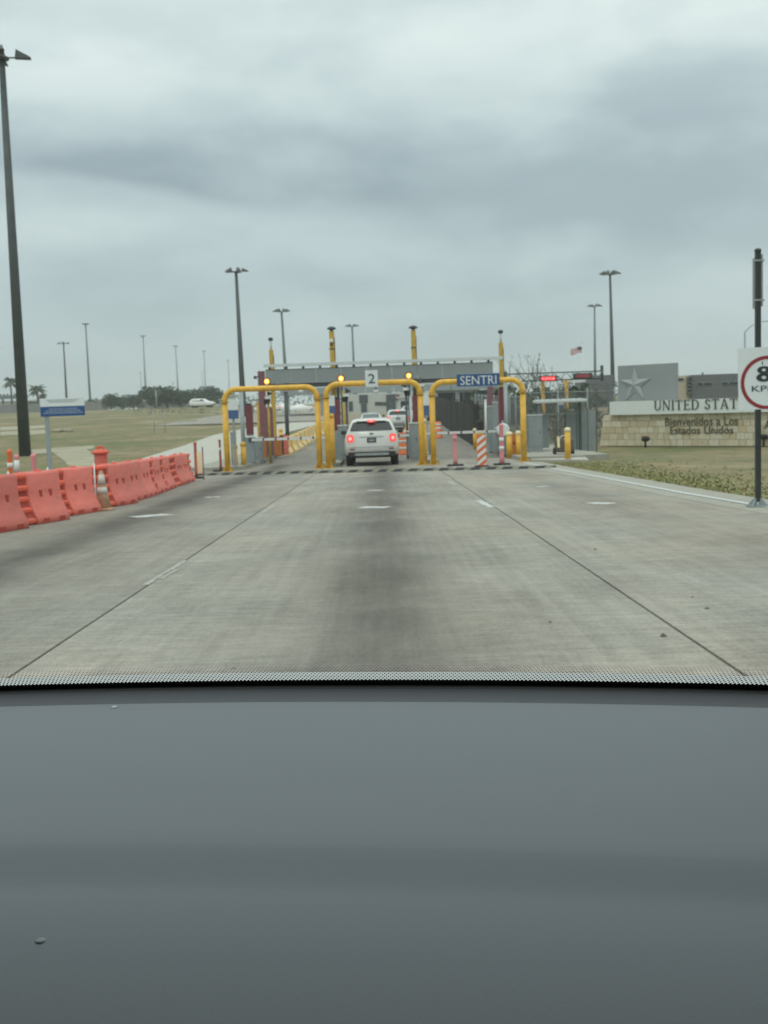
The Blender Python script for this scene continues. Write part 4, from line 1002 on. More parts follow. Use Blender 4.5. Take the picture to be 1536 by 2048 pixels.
    for y in (0.92, 3.85):
        for s in (-1, 1):
            r = 0.365 if suv else 0.33
            wh = MB().lathe([(r*0.62, -0.13), (r*0.93, -0.13), (r, -0.08), (r, 0.08), (r*0.93, 0.13), (r*0.62, 0.13)], n=22)
            wh.v = [(z_*1.0+s*(Wd-0.17), y+x_, y_+r) for x_, y_, z_ in wh.v]
            wo = wh.build('wheel', RUBBER, t)
            rm = MB().lathe([(r*0.60, -0.10), (r*0.55, -0.06), (r*0.55, 0.06), (r*0.60, 0.10)], n=14)
            rm.v = [(z_*1.0+s*(Wd-0.15), y+x_, y_+r) for x_, y_, z_ in rm.v]
            rm.build('rim', STEEL, wo)
    MB().box((0, 2.2, ZB-0.10), (1.5*Wd, 3.8, 0.16)).build('underbody', BLACK, t)
    return t
suv = car('suv', 'white suv seen from behind stopped at the middle gate, brake lights on', 'suv', CARW)
p = foot(744.5, 920, 40.0); suv.location = (p.x, 39.95, gz(0, 41)); suv.rotation_euler.x = math.atan(-0.020)
s1 = car('sedan', 'white sedan with green tinted rear window just ahead of the white suv', 'sedan', CARW, suv=False, group='cars queuing beyond the gates')
p = foot(745, 850, 74); s1.location = (p.x-0.1, 74, gz(0, 74)+0.0); s1.scale.z = 1.13
p = foot(799, 840, 80); s2 = dup(suv, (p.x, 86, gz(0, 86)), 0.03, 'distant white hatchback queuing right of the sedan', 'cars queuing beyond the gates'); s2.scale = (0.93, 0.93, 0.87); s2['category'] = 'car'
s2.rotation_euler.x = 0
p = foot(822, 840, 95); q = dup(s1, (p.x, 96, gz(0, 96)), 0.0, 'small white car partly hidden behind the right maroon pillar')
p = foot(382, 825, 215); q = dup(suv, (p.x, 215, gz(p.x, 215)+0.1), -PI/2-0.2, 'white suv far off below the green road signs', 'cars far across the field'); q['category'] = 'suv'; q.rotation_euler.x = 0
for (px, py, Yc, rz, lab) in ((560, 828, 200, 1.4, 'distant white car beyond the left gate near the red light'), (592, 826, 210, 1.5, 'distant pale car parked left of the dark steel post'), (625, 822, 200, 1.6, 'distant white car beside a blue one beyond the left gate')):
    p = foot(px, py, Yc); dup(s1, (p.x, Yc, gz(p.x, Yc)), rz, lab, 'cars far across the field')
dk = car('car', 'small dark car with red lamps far ahead in the right lane', 'car', DARKCAR, suv=False, group='cars queuing beyond the gates')
dk.location = (foot(874, 820, 104).x, 104, gz(0, 104)); dk.scale = (0.95, 1, 1.1)

# ------------------------------------------------------------------ yellow striped barriers beyond the left gate
def stripe_barrier(label, k):
    t = thing('striped_barrier', label, 'barrier', (0, 0, 0), 0, 'yellow and cream barriers lining the left lane')
    pr = [(-.28, 0), (-.28, .1), (-.14, .35), (-.1, .85), (.1, .85), (.14, .35), (.28, .1), (.28, 0)]
    def seg(y0, y1, m_, nm, g_=1.0):
        v_ = [(x*g_, y, z*(1+(g_-1)*.5)) for y in (y0, y1) for x, z in pr]
        MB().add(v_, [(i, (i+1) % 8, 8+(i+1) % 8, 8+i) for i in range(8)]+[tuple(range(8)), tuple(range(15, 7, -1))]).build(nm, m_, t)
    seg(0, 2.2, YEL, 'body')
    seg(0.25, 0.85, CREAM, 'reflective_panel', 1.03); seg(1.35, 1.95, CREAM, 'reflective_panel', 1.03)
    return t
proto = None
nb = 12
for i in range(nb):
    y = 56.0+i*3.0; x = -4.95+0.012*(y-56)*(1 if y < 75 else 1.4)
    lab = '%s barrier of the yellow and cream striped row counting from the left gate' % ORD[i]
    if proto is None: proto = stripe_barrier(lab, 0); q = proto; q.location = (x, y, gz(0, y))
    else: q = dup(proto, (x, y, gz(0, y)), -0.02, lab)
nb2 = 6
for i in range(nb2):
    y = 58.0+i*4.2; x = 1.75+0.002*y
    dup(proto, (x, y, gz(0, y)), 0, '%s yellow striped barrier of the row right of the queuing cars' % ORD[i] if i < 5 else 'farthest yellow striped barrier of the row right of the queuing cars', 'yellow barriers right of the queuing cars')
# red plastic barrier and box near the left boom
for (px, Yb, w_, h_, m_, lab) in ((553, 52, 0.5, 0.85, BOXO, 'rust orange barrier block behind the left boom arm'), (571, 54, 0.3, 0.85, ORANGEF, 'small red orange block right of the rust block'), (563.5, 53, 0.18, 0.9, BLACK, 'black slim box between the two orange blocks')):
    p = foot(px, 900, Yb); t = thing('barrier_block', lab, 'barrier', (p.x, Yb, p.z+0.14))
    MB().box((0, 0, h_/2), (w_, 0.5, h_), bev=0.03).build('body', m_, t); MB().box((0, 0, h_+0.02), (w_*0.8, 0.4, 0.05)).build('cap', m_, t)
p = foot(527, 905, 50.5)
t = thing('barrier_block', 'wide rust orange crash block at the foot of the maroon columns', 'barrier', (p.x, 49.2, p.z+0.14))
MB().box((0, 0, 0.42), (0.55, 0.4, 0.84), bev=0.03).build('body', BOXO, t); MB().box((0, -0.21, 0.42), (0.3, 0.02, 0.6)).build('dark_panel', MAROON, t)
# orange-white drums beyond
for (px, Yb, lab) in ((877, 70, 'orange and white drum at the far end of the dark fence'), (817, 60, 'orange and white drum right of the white suv'), (804.5, 52, 'red and white drum hidden beside the suv')):
    p = foot(px, 860, Yb); t = thing('traffic_drum', lab, 'traffic drum', tuple(p))
    MB().lathe([(0.28, 0), (0.28, 0.06), (0.23, 0.1), (0.2, 1.0), (0.1, 1.05)], n=18).build('body', SIGNO, t)
    for z_ in (0.3, 0.62, 0.86): MB().lathe([(0.236-0.03*z_, z_-0.06), (0.232-0.03*z_, z_+0.06)], n=18).build('reflective_band', WHITE, t)

# ------------------------------------------------------------------ dark slatted fence along the right lane
ft = thing('slatted_fence', 'tall dark slatted fence running beside the right lane beyond the gate', 'fence', (0, 0, 0))
y = 57.0; m_ = MB()
while y < 108:
    x = 4.95+0.10*math.sin(y)*0.1+0.004*(y-57); z = gz(0, y)
    hh = 2.25 + 0.10*mnoise.noise(Vector((y*0.9, 0, 0)))
    m_.box((x, y, z+hh/2), (0.03, 0.10, hh)); y += 0.17
m_.build('slat', FENCE, ft)['kind'] = 'stuff'
for y in frange(57, 108, 3.2):
    MB().box((5.02+0.004*(y-57), y, gz(0, y)+1.2), (0.08, 0.08, 2.4)).build('fence_post', FENCE, ft)
    if y < 107: 
        zz = (gz(0, y)+gz(0, y+3.2))/2
        MB().box((5.06+0.004*(y-57), y+1.6, zz+2.0), (0.04, 3.2, 0.05)).build('rail', FENCE, ft)
# front return of the fence: mesh panels
t = thing('slatted_fence', 'short dark screen panel closing the near end of the fence', 'fence', (at(962, 830, 57).x, 57, gz(0, 57)))
m_ = MB()
for i in range(9): m_.box((-0.35+i*0.09, 0, 1.1), (0.05, 0.02, 2.2))
m_.build('slat', FENCE, t)['kind'] = 'stuff'
MB().box((0, 0.03, 2.0), (0.85, 0.04, 0.05)).build('rail', FENCE, t)

# ------------------------------------------------------------------ far inspection building and canopy
YB = 150.0
def bx(o, px0, py0, px1, py1, Yq, dep, name, m_, par):
    a_, b_ = at(px0, py0, Yq), at(px1, py1, Yq)
    lx = o.location
    return MB().box(((a_.x+b_.x)/2-lx[0], dep/2+Yq-lx[1], (a_.z+b_.z)/2-lx[2]), (abs(b_.x-a_.x), dep, abs(a_.z-b_.z))).build(name, m_, par)
bt = thing('inspection_building', 'long low inspection building with pale walls under a grey canopy', 'building', (0, YB, 0))
for i in range(8):
    px0 = 560+i*57; px1 = px0+56.4
    bx(bt, px0, 778.5-(px0-560)*.034, px1, 792-(px1-560)*.034, YB-6, 1.2, 'fascia_panel', PANEL, bt)
bx(bt, 545, 773-0, 1020, 763, YB-5.5, 14, 'roof', ROOFM, bt)
for i in range(7):
    px = 575+i*68; zt_ = at(px, 789-(px-560)*.034, YB-5).z; xx = at(px, 800, YB-5).x
    MB().box((xx, -5, (zt_+gz(0, YB-5))/2), (0.5, 0.5, zt_-gz(0, YB-5))).build('canopy_column', STEEL, bt)
bx(bt, 688, 789, 872, 838, YB-8, 6, 'wall', WHITEF, bt)
for (a_, b_, c_, d_) in ((718, 790, 736, 806), (772, 789, 792, 822), (697, 803, 706, 822), (722, 808, 734, 824)):
    bx(bt, a_, b_, c_, d_, YB-8.1, 0.3, 'door', DARKCAR, bt)
for i in range(5): bx(bt, 750+i*4.6, 804, 753.6+i*4.6, 811, YB-8.1, 0.3, 'window', GLASS, bt)
bx(bt, 792, 789, 799, 800, YB-8.3, 0.2, 'sign_panel', MAROON, bt)
bx(bt, 875, 783, 1002, 835, YB+3, 6, 'bay_shade', DARKCAR, bt)  # solid dark block, its colour stands for shade in the open bays
for px in (905, 925, 958, 985): bx(bt, px, 783, px+5, 835, YB+2, 0.6, 'booth_wall', STEEL if px != 958 else BLUEF, bt)
bx(bt, 870, 778, 955, 784, YB-2, 0.5, 'canopy_sign', ROOFM, bt)
# booths standing before the building (small pieces in the haze)
for k, (px, w_, m_) in enumerate(((812, 1.6, WALLW),)):
    p = foot(px, 830, 120+k); t = thing('inspection_booth', 'small pale inspection booth %s' % ('right of the queue under the canopy', 'far beyond the left gate')[k], 'booth', tuple(p), 0, 'inspection booths under the canopy')
    MB().box((0, 0, 1.1), (w_, 1.8, 2.2), bev=0.03).build('wall', m_, t); MB().box((0, -0.92, 1.5), (w_*0.7, 0.04, 0.7)).build('window', GLASS, t); MB().box((0, 0, 2.27), (w_+0.4, 2.2, 0.14)).build('roof', ROOFM, t)
# ramp like low tan wall
t = thing('low_wall', 'long low tan wall crossing behind the queuing cars', 'wall', (0, 110, gz(0, 110)))
a_, b_ = at(690, 835, 110), at(815, 830, 110)
for i in range(6):
    MB().box((a_.x+(b_.x-a_.x)*(i+.5)/6, 0, 0.42), ((b_.x-a_.x)/6-0.03, 0.4, 0.84)).build('wall_section', TAN, t)

# ------------------------------------------------------------------ right side: shelter, cabinets, sign monument
p = gnd(1097, 908); ps = Vector((at(1121, 900, 46.5).x, 46.5, 0)); ps.z = gz(ps.x, 46.5)
sh_t = thing('shelter', 'small open shelter with pale ribbed roof on dark posts', 'shelter', (ps.x, ps.y, ps.z+0.0))
W2 = 0.92
for (x, y) in ((-W2, -0.35), (-W2, 0.55), (W2-0.12, -0.35), (W2, 0.55)):
    MB().box((x, y, 1.08), (0.075, 0.075, 2.16)).build('leg', STEELD if x > 0 else MASTG, sh_t)
MB().box((0.0, 0.1, 2.22), (2*W2+0.25, 1.3, 0.13), bev=0.03).build('roof', ROOFM, sh_t)
for i in range(9): MB().box((-W2+0.02+i*0.22, 0.1, 2.30), (0.07, 1.3, 0.035)).build('roof_rib', ROOFM, sh_t)
MB().box((0, 0.55, 1.68), (2*W2-0.1, 0.04, 0.05)).build('rail', STEEL, sh_t)
t = thing('screen_panel', 'plain grey screen panels standing right of the shelter', 'screen', (at(1162, 880, 47.4).x, 47.4, gz(0, 47.4)))
for i, (x, w_) in enumerate(((-0.42, 0.44), (0.06, 0.44), (0.48, 0.34))): MB().box((x, 0, 0.92), (w_, 0.03, 1.75)).build('panel', GREY, t)
for x in (-0.65, -0.18, 0.29, 0.67): MB().box((x, 0.03, 0.95), (0.05, 0.05, 1.9)).build('panel_post', STEELD, t)
p = foot(1128, 905, 41.8)
t = thing('wheeled_cart', 'dark generator cart with a pale reflector behind the lone bollard', 'cart', tuple(p))
MB().box((0, 0, 0.48), (0.62, 0.7, 0.5), bev=0.06).build('housing', BARK, t); MB().box((-0.26, -0.37, 0.62), (0.09, 0.03, 0.42), bev=0.005).build('reflector', CREAM, t)
for s in (-1, 1): MB().tube([(s*0.30, 0.1, 0.2), (s*0.38, 0.1, 0.2)], 0.2, 14).build('wheel', RUBBER, t)
MB().tube([(-0.2, -0.2, 0.74), (-0.1, -0.25, 0.85), (0.1, -0.25, 0.85)], 0.02, 6).build('handle', WHITE, t)

# chain link fence behind
CHAIN = mat('chain_link_wire', (0.16, 0.18, 0.175), 0.6, metal=0.3)
cf = thing('chain_link_fence', 'grey chain link fence behind the shelter with tall posts', 'fence', (0, 0, 0))
def chain(x0, y0, x1, y1, h, step, par):
    a_, b_ = Vector((x0, y0, 0)), Vector((x1, y1, 0)); Ln = (b_-a_).length; d = (b_-a_)/Ln; nrm = Vector((-d.y, d.x, 0)); m_ = MB()
    k = -h
    while k < Ln:
        for s in (1, -1):
            s0, s1 = (k, k+h) if s == 1 else (k+h, k)
            # line from (s0,0) to (s1,h), clipped to [0,Ln]
            pts = []
            for f in (0, 1):
                ss = s0+(s1-s0)*f; pts.append([ss, h*f])
            lo, hi = max(0, min(s0, s1)), min(Ln, max(s0, s1))
            if hi <= lo: continue
            z_lo = (lo-s0)/(s1-s0)*h; z_hi = (hi-s0)/(s1-s0)*h
            A, B = a_+d*lo, a_+d*hi
            g0 = gz(A.x, A.y); A.z = g0+z_lo; B.z = g0+z_hi
            m_.tube([A, B], 0.008, 3, cap=False)
        k += step
    m_.build('mesh_panel', CHAIN, par)['kind'] = 'stuff'
    nP = max(1, int(Ln/2.6))
    for i in range(nP+1):
        q_ = a_+d*(Ln*i/nP); g_ = gz(q_.x, q_.y)
        MB().tube([(q_.x, q_.y, g_), (q_.x, q_.y, g_+h+0.15)], 0.035, 8).build('fence_post', STEEL, par)
    g0, g1 = gz(a_.x, a_.y), gz(b_.x, b_.y)
    MB().tube([(a_.x, a_.y, g0+h), (b_.x, b_.y, g1+h)], 0.022, 6).build('top_rail', STEEL, par)
x_a = at(1052, 880, 52).x
chain(x_a, 52, at(1230, 880, 60).x, 60, 2.7, 0.16, cf)
chain(x_a-0.1, 52.2, 6.9, 80, 2.5, 0.25, cf)

# truss gantry with red message signs
YT = 72.0
lg = thing('truss_gantry', 'steel truss gantry on yellow legs carrying red message signs', 'gantry', (0, YT, gz(0, YT)))
a_, b_ = at(1012, 757, YT), at(1205, 748, YT); zt_ = (a_.z+b_.z)/2-gz(0, YT)
for dz_ in (0.24, -0.24):
    MB().tube([(a_.x, 0, zt_+dz_), (b_.x, 0, zt_+dz_)], 0.032, 8).build('chord', STEELD, lg)
    MB().tube([(a_.x, 0.5, zt_+dz_), (b_.x, 0.5, zt_+dz_)], 0.032, 8).build('chord', STEELD, lg)
nb_ = 16
for i in range(nb_):
    x0 = a_.x+(b_.x-a_.x)*i/nb_; x1 = a_.x+(b_.x-a_.x)*(i+1)/nb_; s = 1 if i % 2 else -1
    MB().tube([(x0, 0, zt_-0.24*s), (x1, 0, zt_+0.24*s)], 0.03, 6).build('brace', STEEL, lg)
for px in (1087, 1134):
    x_ = at(px, 780, YT).x; MB().tube([(x_, 0.25, 0), (x_, 0.25, zt_-0.2)], 0.13, 12).build('leg', YEL, lg)
MB().box((b_.x, 0.2, zt_+0.1), (0.14, 0.3, 1.0)).build('end_frame', STEELD, lg)
MB().box((a_.x, 0.2, zt_), (0.14, 0.3, 0.8)).build('end_frame', STEELD, lg)
for k, (px, py, w_, m_, lab) in enumerate(((1096, 757, 1.15, LED, 'bright lit red message sign on the truss gantry'), (1165, 752, 1.25, LEDD, 'dimmer red message sign on the truss gantry, right one'))):
    p = at(px, py, YT-0.3)
    t = thing('message_sign', lab, 'message sign', tuple(p), 0, 'red led signs over the approach')
    MB().box((0, 0, 0), (w_, 0.2, 0.38), bev=0.03).build('housing', STEELD, t)
    if k == 0:
        poly = [(-w_*0.46, 0), (-w_*0.3, -0.15), (w_*0.34, -0.15), (w_*0.46, 0), (w_*0.34, 0.15), (-w_*0.3, 0.15)]
        MB().prism(poly, Matrix.Translation((0, -0.10, 0)) @ Matrix.Rotation(PI/2, 4, 'X'), 0.012).build('lit_panel', mat('red_led_field', (0.4, 0.02, 0.02), 0.5, emit=(1, 0.02, 0.03), estr=0.75, var=0.03), t)
    x = -w_*0.33; rnd = random.Random(k)
    g_ = MB()
    while x < w_*0.33:
        l = rnd.choice((0.05, 0.06, 0.035)); 
        for zz in ((-0.05, 0.05) if rnd.random() < .6 else (-0.05, 0.0, 0.05)): g_.box((x+l/2, -0.118, zz), (l, 0.008, 0.03))
        g_.box((x, -0.118, 0), (0.016, 0.008, 0.13)); x += l+0.035
    g_.build('led_glyphs', m_ if k else mat('red_led_bright', (0.6, 0.1, 0.1), 0.4, emit=(1, 0.22, 0.24), estr=2.4, var=0.03), t)['kind'] = 'stuff'

# flag
YF = 190; pf = foot(1167, 820, YF); tp = at(1164, 688, YF); hf = tp.z-pf.z
t = thing('flagpole', 'white flagpole with a waving stars and stripes flag', 'flagpole', tuple(pf))
MB().tube([(0, 0, 0), (0, 0, hf)], [0.13, 0.06], 10).build('pole', WHITE, t); MB().lathe([(0.05, 0), (0.14, 0.1), (0.05, 0.2)], (0, 0, hf), 10).build('finial', STEEL, t)
fw, fh = 2.0, 1.05
fl = bpy.data.objects.new('flag', None)
n_st = 13
def wave(u, v): return Vector((-0.08-u*fw, 0.22*math.sin(u*5+v), hf-0.45-v*fh-u*0.30+0.10*math.sin(u*6)))
fbase = None
for i in range(n_st):
    v0, v1 = i/n_st, (i+1)/n_st; m_ = MB(); K = 10
    for k_ in range(K):
        u0, u1 = k_/K, (k_+1)/K
        if i < 7 and u0 < 0.4: continue
        m_.add([wave(u0, v0), wave(u1, v0), wave(u1, v1), wave(u0, v1)]+[wave(u0, v0)+Vector((0, .02, 0)), wave(u1, v0)+Vector((0, .02, 0)), wave(u1, v1)+Vector((0, .02, 0)), wave(u0, v1)+Vector((0, .02, 0))], [(0, 1, 2, 3), (7, 6, 5, 4)])
    o = m_.build('stripe', FLAGR if i % 2 == 0 else FLAGW, t)
m_ = MB()
for k_ in range(4):
    u0, u1 = k_/10, (k_+1)/10; m_.add([wave(u0, 0), wave(u1, 0), wave(u1, 7/13), wave(u0, 7/13)], [(0, 1, 2, 3)])
m_.build('canton', FLAGB, t)

# monument sign
wl = gnd(1199, 891); wr = gnd(1700, 895)
wr = Vector((wl.x+ (wr.x-wl.x), wr.y, wr.z))
A = Vector((wl.x, wl.y, 0)); 
YR = 46.2; B = Vector((at(1700, 890, YR).x, YR, 0))
d = (B-A).normalized(); ang = math.atan2(d.y, d.x); base = gz(A.x, A.y)-0.02
mt = thing('welcome_wall', 'tan stone block wall with welcome lettering behind the grass', 'wall', (A.x, A.y, base), ang)
LW = (B-A).length
def wpt(px, py):      # where the view through a pixel meets the wall's face: (distance along wall, height)
    r_ = ray(px, py); n_ = Vector((-d.y, d.x, 0)); t_ = (A-CAM).dot(n_)/r_.dot(n_); q_ = CAM+r_*t_
    return (q_-Vector((A.x, A.y, q_.z))).dot(d), q_.z-base
htop = wpt(1300, 828)[1]
rows_ = 5; rh = htop/rows_
rnd = random.Random(11)
MB().add([(0.07, 0.06, 0), (LW, 0.06, 0), (LW, 0.06, htop-0.01), (0.32, 0.06, htop-0.01), (0.07, 0.6, 0), (LW, 0.6, 0), (LW, 0.6, htop-0.01), (0.32, 0.6, htop-0.01)], [(0, 1, 2, 3), (7, 6, 5, 4), (0, 3, 7, 4), (3, 2, 6, 7), (1, 5, 6, 2), (0, 4, 5, 1)]).build('core', MORTAR, mt)
for r_ in range(rows_):
    z0, z1 = r_*rh, (r_+1)*rh
    x = 0.25*(z0/htop); x += 0
    first = True
    while x < LW-0.05:
        l = rnd.choice((0.30, 0.38, 0.42, 0.50, 0.34, 0.62)); x1 = min(x+l, LW)
        xa = x; dpt = rnd.uniform(-0.014, 0.014); gp = 0.009
        sl_ = 0.25*(rh/htop) if first else 0
        q_ = [(xa+gp, z0+gp), (x1-gp, z0+gp), (x1-gp, z1-gp), (xa+gp+sl_, z1-gp)]
        v_ = [(X, dpt, Z) for X, Z in q_]+[(X, 0.10, Z) for X, Z in q_]
        MB().add(v_, [(0, 1, 2, 3), (7, 6, 5, 4), (0, 4, 5, 1), (1, 5, 6, 2), (2, 6, 7, 3), (3, 7, 4, 0)]).build('stone', rnd.choice(STONES), mt)
        x = x1; first = False
    
# white beam
l0, zb0 = wpt(1224.5, 830); _, zb1 = wpt(1224.5, 803.5); 
bt_ = thing('sign_beam', 'long white sign beam reading UNITED STAT above the stone wall', 'sign', (A.x, A.y, base), ang)
MB().box(((l0+LW)/2, -0.02, (zb0+zb1)/2), (LW-l0, 0.42, zb1-zb0)).build('beam', BEAMW, bt_)
# serif capitals
def serif(ch):
    """strokes of a roman capital in a unit-high box: polygons (x, y); returns (polys, width)"""
    T, t_ = 0.15, 0.065; P_ = []
    def vb(x, w_, y0=0, y1=1): P_.append([(x, y0), (x+w_, y0), (x+w_, y1), (x, y1)])
    def hb(x0, x1, y, w_): P_.append([(x0, y), (x1, y), (x1, y+w_), (x0, y+w_)])
    def sf(x, w_, y): hb(x-0.07, x+w_+0.07, y, 0.04)
    def arc(cx, cy, rx, ry, a0, a1, w0, w1, n=10):
        for i in range(n):
            f0, f1 = i/n, (i+1)/n; A0, A1 = math.radians(a0+(a1-a0)*f0), math.radians(a0+(a1-a0)*f1)
            W0_ = t_+(T-t_)*abs(math.cos(A0)); W1_ = t_+(T-t_)*abs(math.cos(A1))
            P_.append([(cx+rx*math.cos(A0), cy+ry*math.sin(A0)), (cx+rx*math.cos(A1), cy+ry*math.sin(A1)), (cx+(rx-W1_)*math.cos(A1), cy+(ry-t_)*math.sin(A1)), (cx+(rx-W0_)*math.cos(A0), cy+(ry-t_)*math.sin(A0))])
    if ch == 'I': vb(0.07, T); sf(0.07, T, 0); sf(0.07, T, 0.96); return P_, 0.29
    if ch == 'U': vb(0.07, T, 0.32, 1); sf(0.07, T, 0.96); vb(0.62, t_, 0.32, 1); sf(0.62, t_, 0.96); arc(0.378, 0.33, 0.308, 0.33, 180, 360, T, T); return P_, 0.78
    if ch == 'N': vb(0.07, t_); sf(0.07, t_, 0); vb(0.66, t_); sf(0.66, t_, 0.96); P_.append([(0.02, 1), (0.20, 1), (0.725, 0), (0.60, 0)]); return P_, 0.82
    if ch == 'T': vb(0.29, T); sf(0.29, T, 0); hb(0.02, 0.71, 0.94, 0.06); vb(0.02, 0.04, 0.78, 1); vb(0.67, 0.04, 0.78, 1); return P_, 0.74
    if ch == 'E': vb(0.07, T); sf(0.07, T, 0); hb(0.02, 0.58, 0.94, 0.06); hb(0.02, 0.62, 0, 0.06); hb(0.2, 0.48, 0.49, 0.055); vb(0.54, 0.04, 0.8, 1); vb(0.58, 0.04, 0, 0.2); vb(0.45, 0.04, 0.42, 0.62); return P_, 0.66
    if ch == 'D': vb(0.07, T); hb(0.0, 0.35, 0.94, 0.06); hb(0.0, 0.35, 0, 0.06); arc(0.33, 0.5, 0.44, 0.5, -90, 90, T, T); return P_, 0.80
    if ch == 'S': arc(0.29, 0.745, 0.23, 0.255, 20, 262, T, T); arc(0.29, 0.27, 0.25, 0.27, 90, -165, T, T); vb(0.50, 0.04, 0.72, 0.95); vb(0.03, 0.04, 0.06, 0.3); return P_, 0.58
    if ch == 'A': P_.append([(0.33, 1), (0.42, 1), (0.12, 0), (0.05, 0)]); P_.append([(0.33, 1), (0.44, 1), (0.76, 0), (0.60, 0)]); hb(0.17, 0.6, 0.32, 0.055); sf(0.05, t_, 0); sf(0.60, T, 0); return P_, 0.80
    if ch == 'M': vb(0.07, t_); vb(0.78, T); sf(0.07, t_, 0); sf(0.78, T, 0); P_.append([(0.02, 1), (0.19, 1), (0.50, 0.05), (0.44, 0.05)]); P_.append([(0.44, 0.05), (0.50, 0.05), (0.93, 1), (0.82, 1)]); return P_, 1.0
    return P_, 0.3
xa_, za_ = wpt(1308, 826); xb_, zb_ = wpt(1462, 798)
def word(s, par, x0, x1, z0, h, m_, yface, dep):
    widths = []; gap = 0.10
    for c_ in s: widths.append(0.42 if c_ == ' ' else serif(c_)[1]+gap)
    tot = sum(widths[:11])-gap
    k = (x1-x0)/tot; x = x0
    for c_, w_ in zip(s, widths):
        if c_ != ' ':
            P_, _ = serif(c_); g_ = MB()
            for j_, q_ in enumerate(P_):
                g_.prism([(x+X*k, Zq*h) for X, Zq in q_], Matrix.Translation((0, yface-0.0006*j_, z0)) @ Matrix.Rotation(PI/2, 4, 'X'), dep)
            g_.build('letter', m_, par)
        x += w_*k
_, zt0 = wpt(1385, 819); _, zt1 = wpt(1385, 799)
word('UNITED STATES', bt_, xa_+0.14, wpt(1470, 800)[0]+0.24, zt0, zt1-zt0, LETTER, -0.235, 0.03)
# stone lettering
wordt = thing('wall_lettering', 'bronze letters Bienvenidos a Los Estados Unidos on the stone wall', 'lettering', (A.x, A.y, base), ang)
x0, z0 = wpt(1331, 852); x1, _ = wpt(1477, 846); _, z0 = wpt(1404, 850.5); _, z1 = wpt(1404, 834)
lettering('Bienvenidos a Los', z1-z0, x1-x0, 0.03, LETTERB, wordt, (x0, -0.035, z0), 'letter')
x0, _ = wpt(1341, 868); x1, _ = wpt(1467, 862); _, z0 = wpt(1404, 867.5); _, z1 = wpt(1404, 851.5)
lettering('Estados Unidos', z1-z0, x1-x0, 0.03, LETTERB, wordt, (x0, -0.035, z0), 'letter')
x0, z0 = wpt(1529, 858)
lettering('A', 0.40, 0.34, 0.03, LETTERB, wordt, (x0, -0.035, z0), 'letter')
# star panel
sl0, sz0 = wpt(1229, 806); sl1, sz1 = wpt(1346, 727); _, sztl = wpt(1228, 732); _, sztr = wpt(1346, 725.5)
sp_ = thing('star_panel', 'square grey metal panel with a raised five pointed star', 'sign', (A.x, A.y, base), ang)
zt_ = (sztl+sztr)/2; zb_ = zb1+0.004
MB().box(((sl0+sl1)/2, 0.42, (zt_+zb_)/2), (sl1-sl0, 0.16, zt_-zb_)).build('panel', STARP, sp_)
cx_, cz_ = wpt(1263, 770)
Rr = 0.80*1.0
Rr = (wpt(1292, 770)[0]-wpt(1232, 770)[0])/2*1.06
outl = []
for i in range(10):
    rr = Rr if i % 2 == 0 else Rr*0.385; a0 = PI/2+i*PI/5; outl.append((cx_+rr*math.cos(a0), cz_+rr*math.sin(a0)))
yf = 0.34; m_ = MB()
v_ = [(x, yf-0.045, z) for x, z in outl] + [(cx_, yf-0.17, cz_)] + [(x, yf+0.01, z) for x, z in outl]
m_.add(v_, [(i, (i+1) % 10, 10) for i in range(10)]+[(i, 11+i, 11+(i+1) % 10, (i+1) % 10) for i in range(10)])
m_.build('star', STARE, sp_)
# floodlights at the wall foot
for k, (px, py) in enumerate(((1291, 893), (1389, 890), (1481, 888), (1527, 890))):
    p = gnd(px, py)
    t = thing('ground_floodlight', 'small black floodlight on a stub post before the wall, %s' % ('leftmost', 'second from left', 'third from left', 'rightmost behind the speed sign post')[k], 'floodlight', tuple(p), 0, 'black floodlights along the stone wall')
    MB().tube([(0, 0, -0.05), (0, 0, 0.26)], 0.05, 8).build('stub', BLACK, t); MB().box((0, 0, 0.36), (0.34, 0.2, 0.20), rx=0.35, bev=0.03).build('head', BLACK, t); MB().box((0, -0.105, 0.345), (0.36, 0.02, 0.05), rx=0.35).build('visor', BLACK, t)

# ------------------------------------------------------------------ speed sign at right
Yp = 15.6
pb = at(1516, 1003, Yp); pb.z = gz(pb.x, Yp)
hs = at(1518, 503, Yp).z - pb.z
POSTM = mat('black_coated_post', (0.022, 0.028, 0.028), 0.5, var=0.2, scale=30)
t = thing('sign_post', 'black square sign post on a grey bolted foot at the right road edge', 'post', (pb.x, Yp, pb.z))
MB().box((0, 0, hs/2+0.04), (0.068, 0.068, hs-0.08)).build('post', POSTM, t)
MB().lathe([(0.048, 0), (0.048, 0.03), (0.02, 0.045)], (0, 0, hs), 12).build('cap', STEELD, t)
for k in range(4):
    a_ = k*PI/2+PI/4; M = Matrix.Translation((0.045*math.cos(a_), 0.045*math.sin(a_), 0.015)) @ Matrix.Rotation(a_, 4, 'Z') @ Matrix.Rotation(PI/2, 4, 'X')
    MB().prism([(-0.02, 0), (0.13, 0), (0.10, 0.03), (0.02, 0.11), (-0.02, 0.11)], M, 0.012).build('foot_gusset', STEEL, t)
MB().box((0, 0, 0.018), (0.26, 0.26, 0.02)).build('base_plate', STEEL, t)
sg = thing('speed_sign', 'white speed limit sign with red ring around 8 over KPH', 'sign', (pb.x, Yp, pb.z))
zs0, zs1 = at(1475, 820, Yp).z-pb.z, at(1480, 696, Yp).z-pb.z
xs0 = at(1474, 760, Yp).x-pb.x; wS = 0.80; cxs = xs0+wS/2; czs = (zs0+zs1)/2
YFc = -0.05
MB().box((cxs, YFc, czs), (wS, 0.006, zs1-zs0), ry=-0.012).build('plate', SIGNW, sg)
